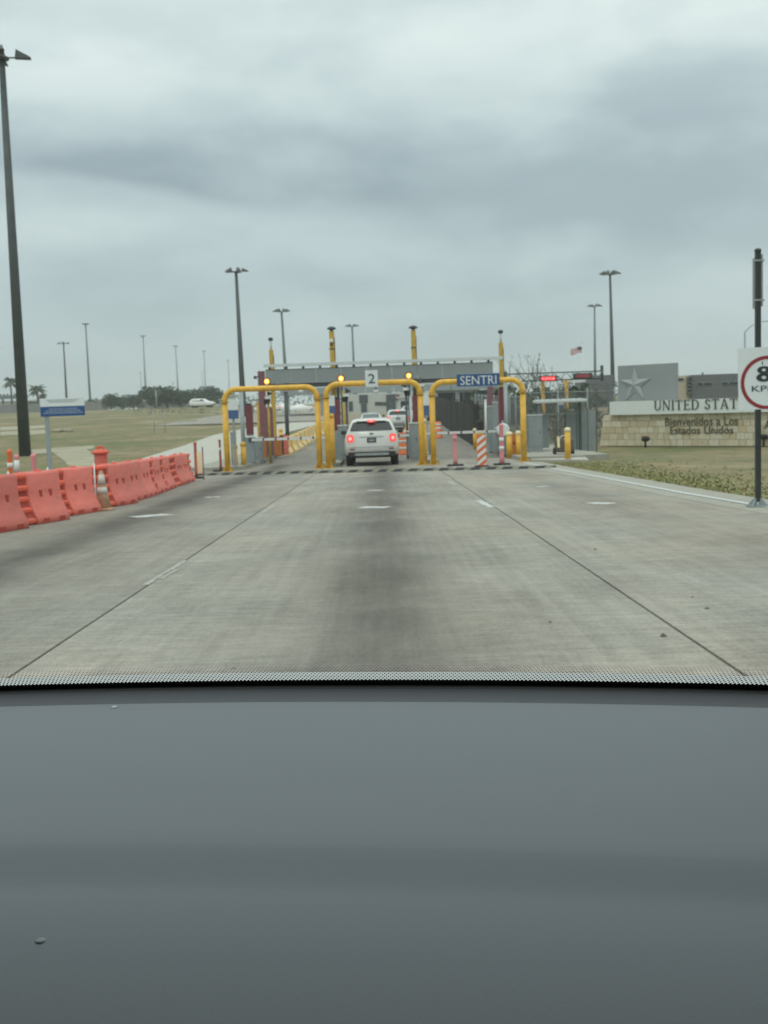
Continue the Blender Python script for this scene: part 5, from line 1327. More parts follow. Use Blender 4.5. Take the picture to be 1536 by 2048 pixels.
cxr = at(1532, 762, Yp).x-pb.x; czr = at(1532, 765, Yp).z-pb.z; Ro = 0.375; Ri = 0.325
m_ = MB(); n = 56
v_ = []
for rr in (Ro, Ri):
    for yy in (YFc-0.004, YFc-0.008): v_ += [(cxr+rr*math.cos(2*PI*i/n), yy, czr+rr*math.sin(2*PI*i/n)) for i in range(n)]
f_ = []
for i in range(n):
    j = (i+1) % n; f_ += [(n+i, n+j, 3*n+j, 3*n+i), (i, 3*n-n+i, 3*n-n+j, j), (i, j, n+j, n+i), (2*n+i, 3*n+i, 3*n+j, 2*n+j)]
m_.add(v_, f_).build('red_ring', SIGNRED, sg)
# bold 8 from two rings
def ring(cx, cz, rox, roz, rix, riz, y0, y1, m__, nm):
    v_ = []; n = 40
    for (rx_, rz_) in ((rox, roz), (rix, riz)):
        for yy in (y0, y1): v_ += [(cx+rx_*math.cos(2*PI*i/n), yy, cz+rz_*math.sin(2*PI*i/n)) for i in range(n)]
    f_ = []
    for i in range(n):
        j = (i+1) % n; f_ += [(n+i, n+j, 3*n+j, 3*n+i), (i, 2*n+i, 2*n+j, j), (i, j, n+j, n+i), (2*n+i, 3*n+i, 3*n+j, 2*n+j)]
    return MB().add(v_, f_)
x8 = at(1525, 750, Yp).x-pb.x; z8b = at(1525, 763, Yp).z-pb.z; z8t = at(1525, 733, Yp).z-pb.z
h8 = z8t-z8b; 
e = ring(x8, z8b+h8*0.27, 0.106, h8*0.29, 0.034, h8*0.115, YFc-0.004, YFc-0.009, INK, 'numeral')
e2 = ring(x8, z8b+h8*0.765, 0.094, h8*0.255, 0.030, h8*0.10, YFc-0.004, YFc-0.0095, INK, 'numeral')
e.add(e2.v, e2.f); e.build('numeral_eight', INK, sg)
zk = at(1525, 783, Yp).z-pb.z; xk = at(1501, 780, Yp).x-pb.x
lettering('KPH', 0.085, 0.34, 0.004, INK, sg, (xk, YFc-0.007, zk), 'letter')
MB().box((x8-0.02, YFc-0.006, z8t+0.045), (0.012, 0.006, 0.05)).build('bolt', STEELD, sg)
for zz in (zs0+0.18, zs1-0.18): MB().box((0.0, -0.04, zz), (0.10, 0.012, 0.03)).build('bracket', STEEL, sg)
# side-on sign high on the post
sg2 = thing('side_sign', 'grey sign plate seen edge on near the top of the black post', 'sign', (pb.x, Yp, pb.z))
z0_, z1_ = at(1525, 612, Yp).z-pb.z, at(1525, 508, Yp).z-pb.z
MB().box((0.085, 0.26, (z0_+z1_)/2), (0.008, 0.50, z1_-z0_), rz=-0.06).build('plate', mat('aluminium_sign_back', (0.30, 0.30, 0.27), 0.5, metal=0.2), sg2)
for zz in (z0_+0.08, z1_-0.09): MB().box((0.01, 0, zz), (0.13, 0.10, 0.025)).build('bracket', STEEL, sg2)

# ------------------------------------------------------------------ vegetation
def leaf_cloud(m_, c, rad, n, size, rnd, squash=0.8):
    for _ in range(n):
        while True:
            v = Vector((rnd.uniform(-1, 1), rnd.uniform(-1, 1), rnd.uniform(-1, 1)))
            if 0.25 < v.length < 1: break
        v = v.normalized()*(v.length**0.5)
        p_ = Vector(c)+Vector((v.x*rad, v.y*rad, v.z*rad*squash))
        a_ = Vector((rnd.uniform(-1, 1), rnd.uniform(-1, 1), rnd.uniform(-1, 1))).normalized(); b_ = a_.cross(Vector((rnd.uniform(-1, 1), rnd.uniform(-1, 1), rnd.uniform(-1, 1)))).normalized()
        s = size*rnd.uniform(0.6, 1.4)
        m_.add([p_-a_*s, p_+b_*s*0.6, p_+a_*s, p_-b_*s*0.6], [(0, 1, 2, 3)])
def tree_proto(seed, h, r, fm, label, loc, group):
    rnd = random.Random(seed)
    t = thing('broadleaf_tree', label, 'tree', loc, 0, group)
    tr = MB().tube([(0, 0, 0), (0.1*h*0.1, 0, h*0.25), (0, 0.05, h*0.5)], [h*0.04, h*0.03, h*0.02], 8)
    for k in range(6):
        a_ = k*PI/3+rnd.random(); tr.tube([(0, 0, h*0.3), (math.cos(a_)*r*0.4, math.sin(a_)*r*0.4, h*0.55), (math.cos(a_)*r*0.7, math.sin(a_)*r*0.7, h*0.72)], [h*0.018, h*0.012, h*0.006], 5)
    tr.build('trunk', BARK, t)
    cr = MB()
    for k in range(15):
        a_ = rnd.uniform(0, 2*PI); q_ = rnd.uniform(0, 0.72)*r
        leaf_cloud(cr, (q_*math.cos(a_), q_*math.sin(a_), h*rnd.uniform(0.26, 0.80)), r*rnd.uniform(0.36, 0.52), 110, r*0.08, rnd)
    cr.build('crown', fm, t)
    return t
tspots = [(222, 822, 260, 6.2, 'round dark tree right of the information board'), (245, 822, 270, 5.0, 'small dark tree left of the road sign pole'), (268, 822, 255, 5.5, 'dark tree under the grey billboard'),
          (312, 822, 250, 8.5, 'tallest dense tree left of the green signs'), (335, 824, 240, 8.0, 'wide dark tree below the left green sign'), (362, 824, 262, 7.0, 'dark tree below the right green sign'),
          (398, 822, 270, 7.4, 'grey green tree behind the distant white suv'), (425, 822, 260, 7.6, 'rounded tree just left of the left gate top'), (70, 824, 300, 5.0, 'low tree behind the information board left half'),
          (185, 822, 290, 5.0, 'low tree just right of the information board')]
tp0 = None
for i, (px, py, Yt, h, lab) in enumerate(tspots):
    p = foot(px, py, Yt)
    if tp0 is None: tp0 = tree_proto(5, 6, 3.6, FOL, lab, tuple(p), 'trees beyond the field'); o = tp0; o.scale = (h/6*0.8, h/6*0.8, h/6*0.62)
    else:
        o = dup(tp0, tuple(p), i*1.3, lab); o.scale = (h/6*1.0, h/6*0.9, h/6*0.60)
# far treelines as masses
def treeline(x0, y0, x1, y1, h, n, m_, name, lab, seed, dens=16):
    rnd = random.Random(seed); g_ = MB()
    for i in range(n):
        f = rnd.random(); x = x0+(x1-x0)*f; y = y0+(y1-y0)*f+rnd.uniform(-6, 6)
        hh = h*(0.55+0.6*abs(mnoise.noise(Vector((x*0.03, seed, 0))))+rnd.uniform(-0.1, 0.2)); z = gz(x, y)
        leaf_cloud(g_, (x, y, z+hh*0.5), hh*0.6, dens, hh*0.13, rnd, 0.85)
    o = g_.build(name, m_); o['kind'] = 'stuff'; o['label'] = lab
treeline(-260, 560, 60, 620, 9, 150, FOL, 'treeline', 'dark far treeline on the horizon at the left', 1)
treeline(40, 420, 320, 420, 9, 150, FOL, 'treeline', 'dark far treeline on the horizon at the right', 2)
treeline(-130, 330, -30, 340, 2.6, 90, DRY, 'dry_brush', 'dry brush along the far edge of the field', 3)
treeline(-40, 175, -4, 168, 1.3, 60, DRY, 'dry_brush', 'low dry brush beyond the left gate', 4)
treeline(10, 66, 24, 70, 1.7, 60, DRY, 'dry_brush', 'dry brush behind the chain link fence', 5, 40)
treeline(9, 90, 17.5, 96, 3.4, 40, FOL2, 'brush', 'grey green brush behind the truss gantry', 6, 40)

def bare_tree(px, py, Y, h, seed, label):
    p = foot(px, py, Y); rnd = random.Random(seed)
    t = thing('bare_tree', label, 'tree', tuple(p), 0, 'thin bare trees behind the right gate')
    tr = MB(); tw = MB(); lf = MB()
    def grow(a_, dr, ln, r_, lv):
        b_ = a_+dr*ln; mid = a_.lerp(b_, 0.5)+Vector((rnd.uniform(-1, 1), rnd.uniform(-1, 1), 0))*ln*0.06
        (tr if lv < 2 else tw).tube([a_, mid, b_], [r_, r_*0.8, r_*0.6], 5, cap=False)
        if lv >= 4:
            if rnd.random() < 0.30: leaf_cloud(lf, b_, 0.10, 4, 0.04, rnd)
            return
        for _ in range(rnd.choice((2, 2, 3))):
            nd = (dr+Vector((rnd.uniform(-1, 1), rnd.uniform(-0.8, 0.8), rnd.uniform(-0.15, 0.75)))*0.62).normalized()
            grow(b_, nd, ln*rnd.uniform(0.62, 0.85), r_*0.58, lv+1)
    grow(Vector((0, 0, 0)), Vector((rnd.uniform(-.1, .1), 0, 1)).normalized(), h*0.32, h*0.018, 0)
    tr.build('trunk', BARK, t); tw.build('twigs', TWIG, t)['kind'] = 'stuff'; lf.build('leaves', FOL2, t)['kind'] = 'stuff'
for i, (px, Yt, h, lab) in enumerate(((1032, 62, 4.6, 'bare twiggy tree just left of the right gate corner top'), (1058, 60, 4.4, 'bare twiggy tree right of the right gate corner'), (1080, 64, 4.9, 'bare twiggy tree behind the bright red message sign'),
        (1108, 62, 4.6, 'bare twiggy tree between the two message signs'), (1140, 66, 3.9, 'thin bare tree below the dimmer message sign'), (1205, 56, 3.0, 'slender bent bare tree left of the stone wall'), (1178, 64, 3.4, 'thin bare tree left of the slim floodlight mast'))):
    bare_tree(px, 870, Yt, h, 20+i, lab)

def palm(px, py_top, py_b, Y, label, s=1.0):
    p = foot(px, py_b, Y); h = at(px, py_top, Y).z-p.z; t = thing('palm_tree', label, 'palm tree', tuple(p), 0, 'palms on the left horizon')
    MB().tube([(0, 0, 0), (0.1, 0, h*0.5), (0, 0, h)], [0.45*s, 0.3*s, 0.26*s], 8).build('trunk', BARK, t)
    rnd = random.Random(px)
    for k in range(34):
        a_ = k*2.4; el = rnd.uniform(-0.5, 1.3); ln = 2.9*s*rnd.uniform(0.8, 1.1); pts = []
        for i in range(6):
            u = i/5; rr = ln*u*math.cos(el*(1-u*0.5)); zz = h+ln*u*math.sin(el)-1.5*s*u*u
            pts.append(Vector((rr*math.cos(a_), rr*math.sin(a_), zz)))
        q_ = MB(); sd = Vector((-math.sin(a_), math.cos(a_), 0))
        for i in range(5):
            w0 = 0.55*s*math.sin(PI*(0.12+0.85*i/5)); w1 = 0.55*s*math.sin(PI*(0.12+0.85*(i+1)/5))
            q_.add([pts[i]-sd*w0-Vector((0, 0, w0*.6)), pts[i], pts[i]+sd*w0-Vector((0, 0, w0*.6)), pts[i+1]-sd*w1-Vector((0, 0, w1*.6)), pts[i+1], pts[i+1]+sd*w1-Vector((0, 0, w1*.6))], [(0, 1, 4, 3), (1, 2, 5, 4)])
        q_.build('frond', PALMF, t)
palm(24, 762, 815, 300, 'palm at the far left beyond the tall mast', 0.85)
palm(76, 777, 815, 300, 'palm right of the tall mast above the blue board', 0.95)
palm(86, 793, 815, 310, 'small palm crown right of the taller palm', 0.6)

# grass blades on the right bank and near the left sign
def grass_patch(n, area, name, lab, seed, cols):
    rnd = random.Random(seed)
    for ci, m_ in enumerate(cols):
        g_ = MB()
        for _ in range(n//len(cols)):
            x, y = area(rnd)
            if x is None: continue
            k = mnoise.noise(Vector((x*0.5, y*0.5, seed)))
            if k < -0.2 and rnd.random() < 0.35: continue
            lump = 0.12*mnoise.noise(Vector((x*0.09, y*0.09, 0))) if (x > 12 or x < -16) else 0
            z = gz(x, y)-0.05+lump; h = rnd.uniform(0.025, 0.06) if name == 'grass' and seed != 2 else rnd.uniform(0.02, 0.05); a_ = rnd.uniform(0, PI); dx_, dy_ = math.cos(a_)*0.03, math.sin(a_)*0.03
            lx_, ly_ = rnd.uniform(-.07, .07), rnd.uniform(-.07, .07)
            g_.add([(x-dx_, y-dy_, z), (x+dx_, y+dy_, z), (x+lx_, y+ly_, z+h)], [(0, 1, 2)])
        o = g_.build(name, m_); o['kind'] = 'stuff'; o['label'] = lab + (' dry blades' if ci == 0 else ' green blades' if ci == 1 else ' olive blades')
GC = [mat('straw_blade', (0.33, 0.28, 0.15), 0.9, var=0.2, scale=2), mat('green_blade', (0.21, 0.25, 0.085), 0.9, var=0.2, scale=2), mat('olive_blade', (0.27, 0.25, 0.12), 0.9, var=0.2, scale=2)]
def area_r(rnd):
    y = rnd.uniform(12, 52); x = rnd.uniform(6.2, 19)
    xe = 5.98 + max(0, (20-y))*0.03
    if x < xe: return None, None
    if 6 < x < 10.2 and y > 35.5: return None, None
    if y > 50-(x-9)*0.5: return None, None
    return x, y
def area_edge(rnd):
    y = rnd.uniform(12, 38); return 5.75+max(0, (20-y))*0.03+rnd.expovariate(1.6), y
grass_patch(12000, area_edge, 'grass', 'grass fringe along the concrete shoulder', 2, GC)
grass_patch(2000, lambda r_: (r_.uniform(-34, -12.6), r_.uniform(36, 90)), 'grass', 'short grass behind the orange barriers', 3, GC)

# ------------------------------------------------------------------ far left setting: road signs, wall, structures
bt = thing('noise_wall', 'low grey wall running along the far edge of the left field', 'wall', (0, 0, 0))
segs = [(-150, 300), (-96, 300), (-78, 285), (-60, 275)]
x = -150.0
k = 0
while x < -44:
    y = 300-(x+150)*0.2; z = gz(x, y)
    if not (-74 < x < -64): MB().box((x+2, y, z+0.9), (3.95, 0.3, 2.7 if x < -74 else 2.3)).build('panel', BARR, bt)
    x += 4; k += 1
def gantry_sign(px0, py0, px1, py1, Y, lab, m_, post=True, name='road_sign', pole_px=None):
    a_, b_ = at(px0, py0, Y), at(px1, py1, Y); cx = (a_.x+b_.x)/2; gzv = gz(cx, Y)
    t = thing(name, lab, 'road sign', (cx, Y, gzv))
    MB().box((0, 0, (a_.z+b_.z)/2-gzv), (b_.x-a_.x, 0.2, a_.z-b_.z)).build('panel', m_, t)
    mm__ = MB()
    if m_ is GREEN:
        rnd = random.Random(px0)
        for r_ in range(3):
            xx = a_.x-cx+0.5; zz = a_.z-gzv-(a_.z-b_.z)*(0.25+0.25*r_)
            while xx < b_.x-cx-0.8: l = rnd.uniform(0.4, 1.2); mm__.box((xx+l/2, -0.12, zz), (l, 0.03, (a_.z-b_.z)*0.12)); xx += l+0.35
        mm__.build('legend', mat('pale_green_print', (0.25, 0.42, 0.36), 0.6), t)['kind'] = 'stuff'
    if post: MB().tube([(0, 0.3, 0), (0, 0.3, b_.z-gzv)], 0.25, 8).build('post', STEEL, t)
gantry_sign(341, 784, 357, 792, 420, 'small green highway sign, left of two', GREEN, False)
gantry_sign(363, 782, 388, 793, 420, 'wider green highway sign, right of two', GREEN, False)
gantry_sign(282, 785, 300, 797, 300, 'grey back of a billboard beside the pale mast', MASTG, True, 'billboard')
gantry_sign(412, 773, 428, 779, 420, 'dark green sign above the left gate corner', mat('dark_green_sign', (0.03, 0.10, 0.08), 0.5), False)
gantry_sign(456, 804, 465, 814, 190, 'unseen', SIGNW, True) if False else None
def truss(px0, py0, px1, py1, Y, legs, lab, hh=1.0):
    a_, b_ = at(px0, py0, Y), at(px1, py1, Y); t = thing('sign_gantry', lab, 'gantry', (a_.x, Y, 0)); Ln = b_.x-a_.x; z = (a_.z+b_.z)/2
    for dz_ in (0, hh): MB().tube([(0, 0, z+dz_-hh/2), (Ln, 0, z+dz_-hh/2)], 0.14, 6).build('chord', STEEL, t)
    n = max(4, int(Ln/2))
    for i in range(n): s = 1 if i % 2 else -1; MB().tube([(Ln*i/n, 0, z-hh/2*s), (Ln*(i+1)/n, 0, z+hh/2*s)], 0.09, 5).build('brace', STEEL, t)
    for f in legs: MB().tube([(Ln*f, 0, gz(a_.x+Ln*f, Y)), (Ln*f, 0, z+hh/2)], 0.28, 8).build('leg', MASTG, t)
truss(245, 792, 284, 791, 300, (0,), 'sign gantry arm reaching to the grey billboard', 0.5)
truss(330, 789, 400, 786, 421, (0, 1), 'gantry holding the two green highway signs', 1.2)
truss(400, 775, 430, 774, 421, (0.0,), 'gantry of the dark green sign near the left gate', 0.8)
# canopy / bridge pieces at far left and behind the gate
t = thing('bridge', 'long dark elevated bridge at the far left horizon', 'bridge', (at(-20, 795, 330).x, 330, 0))
a_, b_ = at(-20, 796, 330), at(52, 793, 330)
MB().box(((b_.x-a_.x)/2, 0, (a_.z+b_.z)/2), (b_.x-a_.x, 4, 1.0)).build('deck', MASTG, t)
for f in (0.1, 0.35, 0.6, 0.85): MB().tube([((b_.x-a_.x)*f, 0, gz(a_.x, 330)), ((b_.x-a_.x)*f, 0, a_.z-0.4)], 0.3, 8).build('pier', MASTG, t)
for i in range(10): MB().box(((b_.x-a_.x)*(i+.5)/10, -1.9, (a_.z+b_.z)/2+0.75), (0.6, 0.2, 0.5)).build('railing_post', MASTG, t)
t = thing('warehouse', 'low white walled warehouse at the far left horizon', 'building', (at(20, 815, 345).x, 345, gz(-110, 345)))
MB().box((0, 0, 1.9), (20, 8, 3.4)).build('wall', WHITEF, t); MB().box((0, 0, 3.75), (21, 9, 0.3)).build('roof', ROOFM, t)
for i in range(4): MB().box((-7+i*4.6, -4.02, 1.4), (2.2, 0.06, 2.4)).build('door', GREY, t)
t = thing('warehouse', 'pale low building behind the trees left of the gates', 'building', (at(415, 800, 330).x, 330, gz(-50, 330)))
MB().box((0, 0, 1.7), (16, 8, 3.4)).build('wall', WHITEF, t)
MB().prism([(-8.5, 0), (8.5, 0), (0, 1.1)], Matrix.Translation((0, 4.3, 3.45)) @ Matrix.Rotation(PI/2, 4, 'X'), 8.6).build('roof', mat('teal_roof', (0.06, 0.20, 0.17), 0.6), t)
for i in range(3): MB().box((-4+i*4, -4.02, 2.0), (2, 0.06, 2.0)).build('window', GLASS, t)
t = thing('shade_structure', 'pale arched shade roof above the left gate', 'building', (at(478, 797, 240).x, 240, gz(-35, 240)))
zz = at(478, 792, 240).z-gz(-35, 240)
pts = [(-4.5+i*0.9, 0.9*math.sin(PI*i/10)) for i in range(11)]
MB().add([(x, y, zz-0.6+z) for y in (0, 6) for x, z in pts]+[(x, y, zz-0.75+z) for y in (0, 6) for x, z in pts], [(i, i+1, 12+i, 11+i) for i in range(10)]+[(22+i, 33+i, 34+i, 23+i) for i in range(10)]+[(i, 22+i, 23+i, i+1) for i in range(10)]).build('roof', ROOFM, t)
for x in (-4.2, 4.2): MB().box((x, 0.5, (zz-0.6)/2), (0.3, 0.3, zz-0.6)).build('leg', STEEL, t)
# rock piles, red light, white lamp-standard
for (px, py, s, lab) in ((115, 863, 0.9, 'pale rubble heap in the field right of the sign post'), (376, 843, 0.7, 'small pale rubble heap below the distant suv')):
    p = gnd(px, py); t = thing('rubble_heap', lab, 'rubble', tuple(p)); rnd = random.Random(px)
    for i in range(7):
        q_ = MB().lathe([(0.3*s, -0.1), (0.38*s, 0.08), (0.2*s, 0.26*s), (0.05, 0.32*s)], n=7); q_.v = [(x*rnd.uniform(.8, 1.2), y*rnd.uniform(.8, 1.2), z) for x, y, z in q_.v]
        o = q_.build('rock', DIRT, t); o.location = (rnd.uniform(-1.3, 1.3)*s, rnd.uniform(-.6, .6), 0)
for (px, pyt, pyb, Yl, lab) in ((314, 780, 826, 230, 'white lamp post in front of the far trees'), (332, 820, 890, 95, 'thin pale stake in the field left of the gates'), (310, 820, 889, 96, 'left of two thin pale stakes in the field')):
    p = foot(px, pyb, Yl); h = at(px, pyt, Yl).z-p.z; t = thing('pole', lab, 'pole', tuple(p))
    MB().tube([(0, 0, 0), (0, 0, h)], 0.12 if Yl > 200 else 0.03, 8).build('shaft', STEEL, t); MB().lathe([(0.2 if Yl > 200 else 0.04, 0), (0.05, 0.1)], (0, 0, h), 8).build('cap', STEEL, t)
# dark grey building to right behind monument
YD = 120
t = thing('office_building', 'charcoal clad building with tan corner behind the white sign beam', 'building', (0, YD, 0))
bx(t, 1382, 750, 1560, 830, YD, 14, 'wall', DKBLD, t)
bx(t, 1345, 752, 1381.5, 830, YD+0.5, 12, 'tan_wall', TAN, t)
bx(t, 1180, 751, 1229, 830, YD+6, 10, 'wall', DKBLD, t)
for i in range(5): bx(t, 1377.5, 753+i*7.6, 1386, 757+i*7.6, YD-0.5, 1.0, 'louver', DARKCAR, t)
for (x0_, x1_) in ((1396, 1406), (1408, 1424), (1444, 1456), (1458, 1476)): 
    w_ = bx(t, x0_-1, 765-(x0_-1396)*.03, x1_+1, 771-(x0_-1396)*.03, YD-0.06, 0.2, 'window', MASTF, t); bx(t, x0_, 766-(x0_-1396)*.03, x1_, 770-(x0_-1396)*.03, YD-0.12, 0.1, 'pane', GLASS, w_)
for (a__, b__) in ((1347, 757), (1347, 768)): bx(t, a__, b__, a__+(20 if b__ == 757 else 8), b__+4, YD+0.4, 0.2, 'window', GLASS, t)
bx(t, 1405, 745, 1407, 750, YD+4, 0.3, 'antenna', STEELD, t)
# tan low wall beyond the dry brush on the right
t = thing('low_wall', 'low tan wall beyond the dry brush left of the stone wall', 'wall', (0, 85, gz(0, 85)))
for i in range(7):
    x0_ = at(1172+i*10, 820, 85).x; MB().box((x0_, 0, 0.65), (0.36, 0.3, 1.1)).build('block', TAN, t)
# blue sign and other bits behind the gantry
t = thing('blue_board', 'small blue and white board behind the shelter roof', 'sign', (at(1121, 780, 74).x, 74, gz(0, 74)))
MB().box((0, 0, 2.05), (0.42, 0.04, 0.18)).build('blue_panel', BLUEF, t); MB().box((0, 0, 1.85), (0.42, 0.04, 0.18)).build('white_panel', SIGNW, t); MB().box((0, 0, 1.66), (0.42, 0.04, 0.18)).build('blue_panel', BLUEF, t); MB().box((0, 0.05, 1.2), (0.08, 0.05, 2.4)).build('post', STEELD, t)
t = thing('white_canopy', 'white flat canopy seen under the dimmer message sign', 'canopy', (at(1160, 765, 130).x, 130, gz(0, 130)))
zc2 = at(1160, 762, 130).z-gz(0, 130)
MB().box((0, 0, zc2), (3.6, 3, 0.35)).build('roof', WHITE, t)
for x in (-1.5, 1.5): MB().box((x, 0, zc2/2), (0.15, 0.15, zc2-0.36)).build('leg', STEEL, t)
# street lamp with arm, upper right
Yl = 90; p = foot(1490, 830, Yl); hz_ = at(1488, 664, Yl).z-p.z
t = thing('street_lamp', 'slim street lamp with curved arm behind the speed sign', 'street lamp', tuple(p))
xr_ = at(1536, 640, Yl).x-p.x; zr_ = at(1536, 642, Yl).z-p.z
MB().tube([(0, 0, 0), (0, 0, hz_)], 0.07, 8).build('pole', MASTF, t); MB().tube([(0, 0, hz_), (0.5, 0, hz_+0.45), (xr_*0.75, 0, zr_-0.02), (xr_+0.5, 0, zr_)], 0.035, 6).build('arm', MASTF, t)
MB().box((xr_+0.7, 0, zr_), (0.7, 0.25, 0.12)).build('lamp_head', MASTG, t)

# ------------------------------------------------------------------ the car the picture is taken from
own = thing('car', 'grey dashboard of the viewing car filling the bottom, with a dotted windshield edge', 'car', (0, 0, 0))
HWD = 0.80; CX = -0.40
def z_at(py, Y): return at(768, py, Y).z
def crown(x, k=1.0): return -0.062*k*x*x
# profile of the dash top, from the windshield end towards the seats: (y, z)
def sweep(profile, name, m_, hw=HWD, bow=0.17, smooth_=True, nx_=40):
    v_ = []; n = len(profile)
    for i in range(nx_+1):
        x = -hw+2*hw*i/nx_
        for (y, z) in profile: v_.append((x+CX, y - bow*(x*x-CX*CX), z))
    f_ = [(i*n+j, (i+1)*n+j, (i+1)*n+j+1, i*n+j+1) for i in range(nx_) for j in range(n-1)]
    return MB().add(v_, f_, smooth_).build(name, m_, own)
zl = z_at(1401, 0.90)
pr = [(0.902, zl-0.030), (0.903, zl-0.008), (0.900, zl-0.002), (0.895, zl)]
for yy in (0.88, 0.85, 0.80, 0.75, 0.70, 0.65, 0.61): pr.append((yy, zl+0.0035*math.sin((0.895-yy)*7)))
zq = pr[-1][1]
pr += [(0.590, zq-0.0002), (0.585, zq-0.0014), (0.576, zq-0.0048), (0.567, zq-0.0086), (0.560, zq-0.0110), (0.556, zq-0.0118), (0.550, zq-0.0116), (0.543, zq-0.0108), (0.536, zq-0.0108)]  # dip shaped to stand in for a soft shade band across the dash
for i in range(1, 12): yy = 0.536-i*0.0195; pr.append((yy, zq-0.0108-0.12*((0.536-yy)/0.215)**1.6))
pr.append((0.31, zl-0.20)); pr.append((0.305, zl-0.30))
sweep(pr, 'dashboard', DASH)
zl2 = z_at(1377, 0.95)
sweep([(0.9015, zl-0.022), (0.906, zl-0.0075), (0.915, zl-0.0065), (0.950, zl2-0.0002), (0.953, zl2-0.003), (0.954, zl2-0.03)], 'defroster_ledge', DASHD)
sweep([(0.951, zl2-0.03), (0.956, z_at(1374, 0.956)), (0.961, z_at(1369, 0.961)), (0.966, z_at(1369, 0.966)), (0.985, zl2-0.02)], 'glass_seal', BLACK)
# windshield: raked glass with a printed dot border at its foot
WZ = z_at(1374, 0.968); WS0 = Vector((0, 0.968, WZ)); WSd = Vector((0, -0.70, 0.50)).normalized()
def ws(s, x): q_ = WS0+WSd*s; return (x+CX, q_.y-0.17*(x*x-CX*CX), q_.z)
def ws_part(s0, s1, name, m_, nz_=2, nx_=40, off_=0.0):
    v_ = []
    for i in range(nx_+1):
        x = -HWD+2*HWD*i/nx_
        for j in range(nz_+1): q_ = ws(s0+(s1-s0)*j/nz_, x); v_.append((q_[0], q_[1]+off_, q_[2]+off_))
    f_ = [(i*(nz_+1)+j, (i+1)*(nz_+1)+j, (i+1)*(nz_+1)+j+1, i*(nz_+1)+j+1) for i in range(nx_) for j in range(nz_)]
    return MB().add(v_, f_, True).build(name, m_, own)
gm = bpy.data.materials.new('windshield_glass'); gm.use_nodes = True; gn = gm.node_tree; gn.nodes.clear()
go = gn.nodes.new('ShaderNodeOutputMaterial'); gt_ = gn.nodes.new('ShaderNodeBsdfTransparent'); gt_.inputs[0].default_value = (0.955, 0.98, 0.965, 1); gn.links.new(gt_.outputs[0], go.inputs[0])
ws_part(0.0565, 0.83, 'windshield', gm, 4)
# printed ceramic dots, growing together into solid black at the foot
fm = bpy.data.materials.new('ceramic_dot_print'); fm.use_nodes = True; q = fm.node_tree; q.nodes.clear()
def fn(tp, **k):
    n_ = q.nodes.new(tp)
    for a_, b_ in k.items(): setattr(n_, a_, b_)
    return n_
def fmth(op, a_, b_):
    n_ = fn('ShaderNodeMath', operation=op)
    for i, v in enumerate((a_, b_)):
        if isinstance(v, (int, float)): n_.inputs[i].default_value = v
        elif v is not None: q.links.new(v, n_.inputs[i])
    return n_.outputs[0]
ftc = fn('ShaderNodeTexCoord'); fsx = fn('ShaderNodeSeparateXYZ'); q.links.new(ftc.outputs['Object'], fsx.inputs[0])
PITCHD = 0.0034
fx = fmth('MULTIPLY', fsx.outputs[0], 2*PI/PITCHD); fz = fmth('MULTIPLY', fsx.outputs[2], 2*PI/(PITCHD*1.25))
lat = fmth('MULTIPLY', fmth('SINE', fx, None), fmth('SINE', fz, None))     # staggered dots
hgt = fmth('DIVIDE', fmth('SUBTRACT', fsx.outputs[2], WZ), 0.0325)   # 0 at the foot, 1 at the top of the print
black = fmth('GREATER_THAN', lat, fmth('MINIMUM', fmth('ADD', -1.0, fmth('MULTIPLY', fmth('SUBTRACT', hgt, 0.28), 18.0)), fmth('ADD', 0.25, fmth('MULTIPLY', fmth('SUBTRACT', hgt, 0.36), 1.15))))
fo = fn('ShaderNodeOutputMaterial'); ft_ = fn('ShaderNodeBsdfTransparent'); fb = fn('ShaderNodeBsdfPrincipled'); fb.inputs['Base Color'].default_value = (0.012, 0.014, 0.014, 1); fb.inputs['Roughness'].default_value = 0.5
fmx = fn('ShaderNodeMixShader'); q.links.new(black, fmx.inputs[0]); q.links.new(ft_.outputs[0], fmx.inputs[1]); q.links.new(fb.outputs[0], fmx.inputs[2]); q.links.new(fmx.outputs[0], fo.inputs[0])
ws_part(0.0, 0.056, 'windshield_border', fm, 1, off_=0.0)
# silver cowl and hood just outside the glass, below the line of sight
hz = lambda py, Y: at(768, py, Y).z
cow = [(0.985, zl2-0.02), (0.990, hz(1364, 0.99)), (1.02, hz(1355, 1.02)), (1.05, hz(1344, 1.05)), (1.15, hz(1346, 1.15)-0.004)]
sweep(cow, 'cowl', HOOD)
hd = [(1.15, hz(1350, 1.15)-0.01), (1.4, hz(1356, 1.4)-0.01), (1.7, hz(1375, 1.7)-0.02), (2.0, hz(1420, 2.0)-0.04), (2.15, hz(1500, 2.15)-0.1), (2.2, 0.3)]
sweep(hd, 'hood', HOOD, bow=0.12)
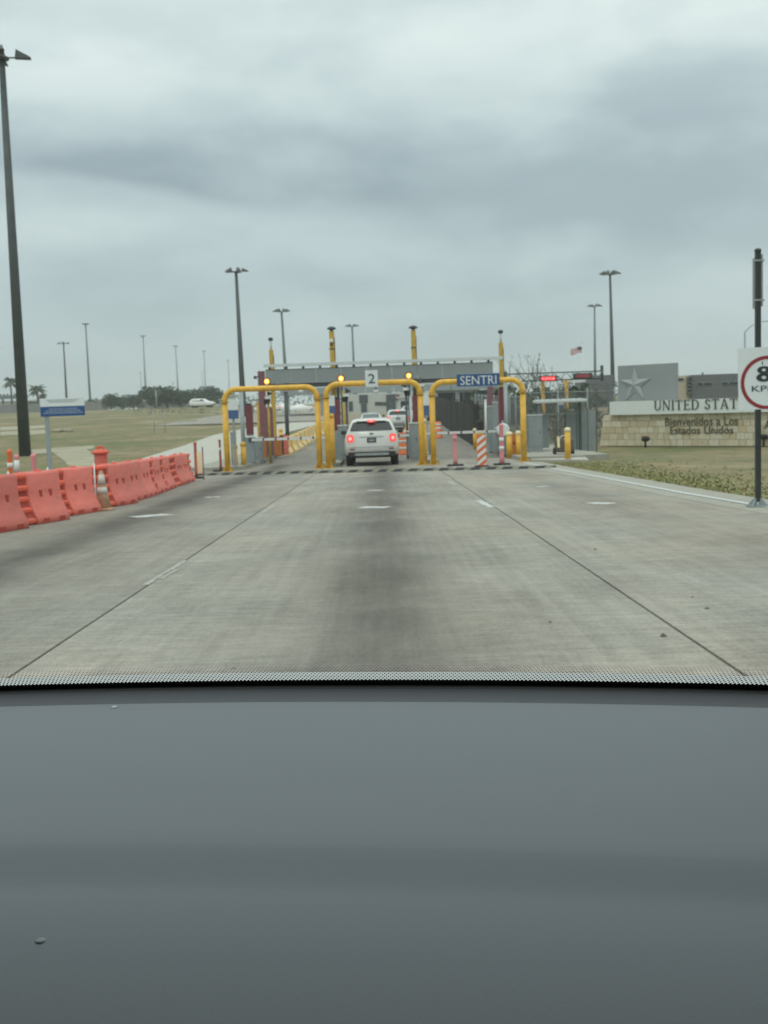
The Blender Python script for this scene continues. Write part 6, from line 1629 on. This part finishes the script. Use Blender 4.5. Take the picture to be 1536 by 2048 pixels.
# roof lining, pillars and doors that shade the dash
top = ws(0.83, 0)
rf = [(top[1], top[2]), (top[1]-0.02, top[2]+0.035), (-0.6, top[2]+0.06), (-1.6, top[2]+0.02), (-1.9, top[2]-0.1)]
sweep(rf, 'roof_lining', HEADL, bow=0.05)
for s in (-1, 1):
    a_ = ws(0.0, s*HWD); b_ = ws(0.83, s*HWD*0.86)
    MB().tube([a_, ((a_[0]+b_[0])/2+s*0.01, (a_[1]+b_[1])/2, (a_[2]+b_[2])/2), b_], 0.035, 8).build('pillar', DASHD, own)
    MB().box((CX+s*(HWD+0.06), -0.4, 0.70), (0.10, 2.4, 0.62), bev=0.03).build('door', DASHD, own)
MB().box((CX, 0.25, 0.55), (1.4, 0.04, 0.5)).build('firewall', DASHD, own)
MB().box((CX, -1.72, 0.95), (1.5, 0.06, 1.15)).build('rear_light_blocker', DASHD, own)  # unseen panel added to keep light from behind off the dash
for s in (-1, 1):
    MB().box((CX+s*0.36, -0.42, 0.85), (0.52, 0.14, 0.72), rx=0.2, bev=0.05).build('seat_back', DASHD, own)
    MB().box((CX+s*(HWD+0.04), -0.75, top[2]-0.03), (0.08, 2.1, 0.16), bev=0.03).build('roof_rail', HEADL, own)
    MB().box((CX+s*(HWD+0.04), -0.35, 1.2), (0.07, 0.14, 0.7), bev=0.02).build('door_pillar', HEADL, own)
# specks on the dash
for (px, py, lab) in ((229, 1415, 'small white speck on the dashboard near the windshield, left'), (82, 1882, 'faint pale speck on the dashboard near the bottom left')):
    Yd = 0.885 if py < 1500 else 0.58
    p = at(px, py, Yd)
    d_ = ray(px, py); tt = 0.4
    def dz_at(P_):
        y0 = P_.y+0.17*((P_.x-CX)**2-CX*CX)
        for (ya, za), (yb, zb) in zip(pr, pr[1:]):
            if yb <= y0 <= ya and ya != yb: return za+(zb-za)*(y0-ya)/(yb-ya)
        return -9
    while tt < 1.2:
        P_ = CAM+d_*tt
        if P_.z <= dz_at(P_): break
        tt += 0.001
    tag(MB().lathe([(0.0032, 0), (0.0022, 0.0006), (0.0006, 0.0009)], n=9).build('lint_speck', mat('pale_lint', (0.32, 0.36, 0.36), 0.9) if py < 1500 else mat('dull_lint', (0.20, 0.23, 0.24), 0.9), None, tuple(P_+Vector((0, 0, 0.0004)))), lab, 'speck')

# ------------------------------------------------------------------ haze
hzm = bpy.data.materials.new('haze'); hzm.use_nodes = True; hn = hzm.node_tree; hn.nodes.clear()
ho = hn.nodes.new('ShaderNodeOutputMaterial'); hv = hn.nodes.new('ShaderNodeVolumePrincipled')
hv.inputs['Color'].default_value = (0.90, 0.95, 0.95, 1); hv.inputs['Density'].default_value = 0.00055; hv.inputs['Anisotropy'].default_value = 0.2
hn.links.new(hv.outputs[0], ho.inputs['Volume'])
hb = MB().box((0, 770, 22), (3100, 1720, 54)).build('haze', hzm); hb['kind'] = 'stuff'; hb['label'] = 'thin pale air haze over the whole place'
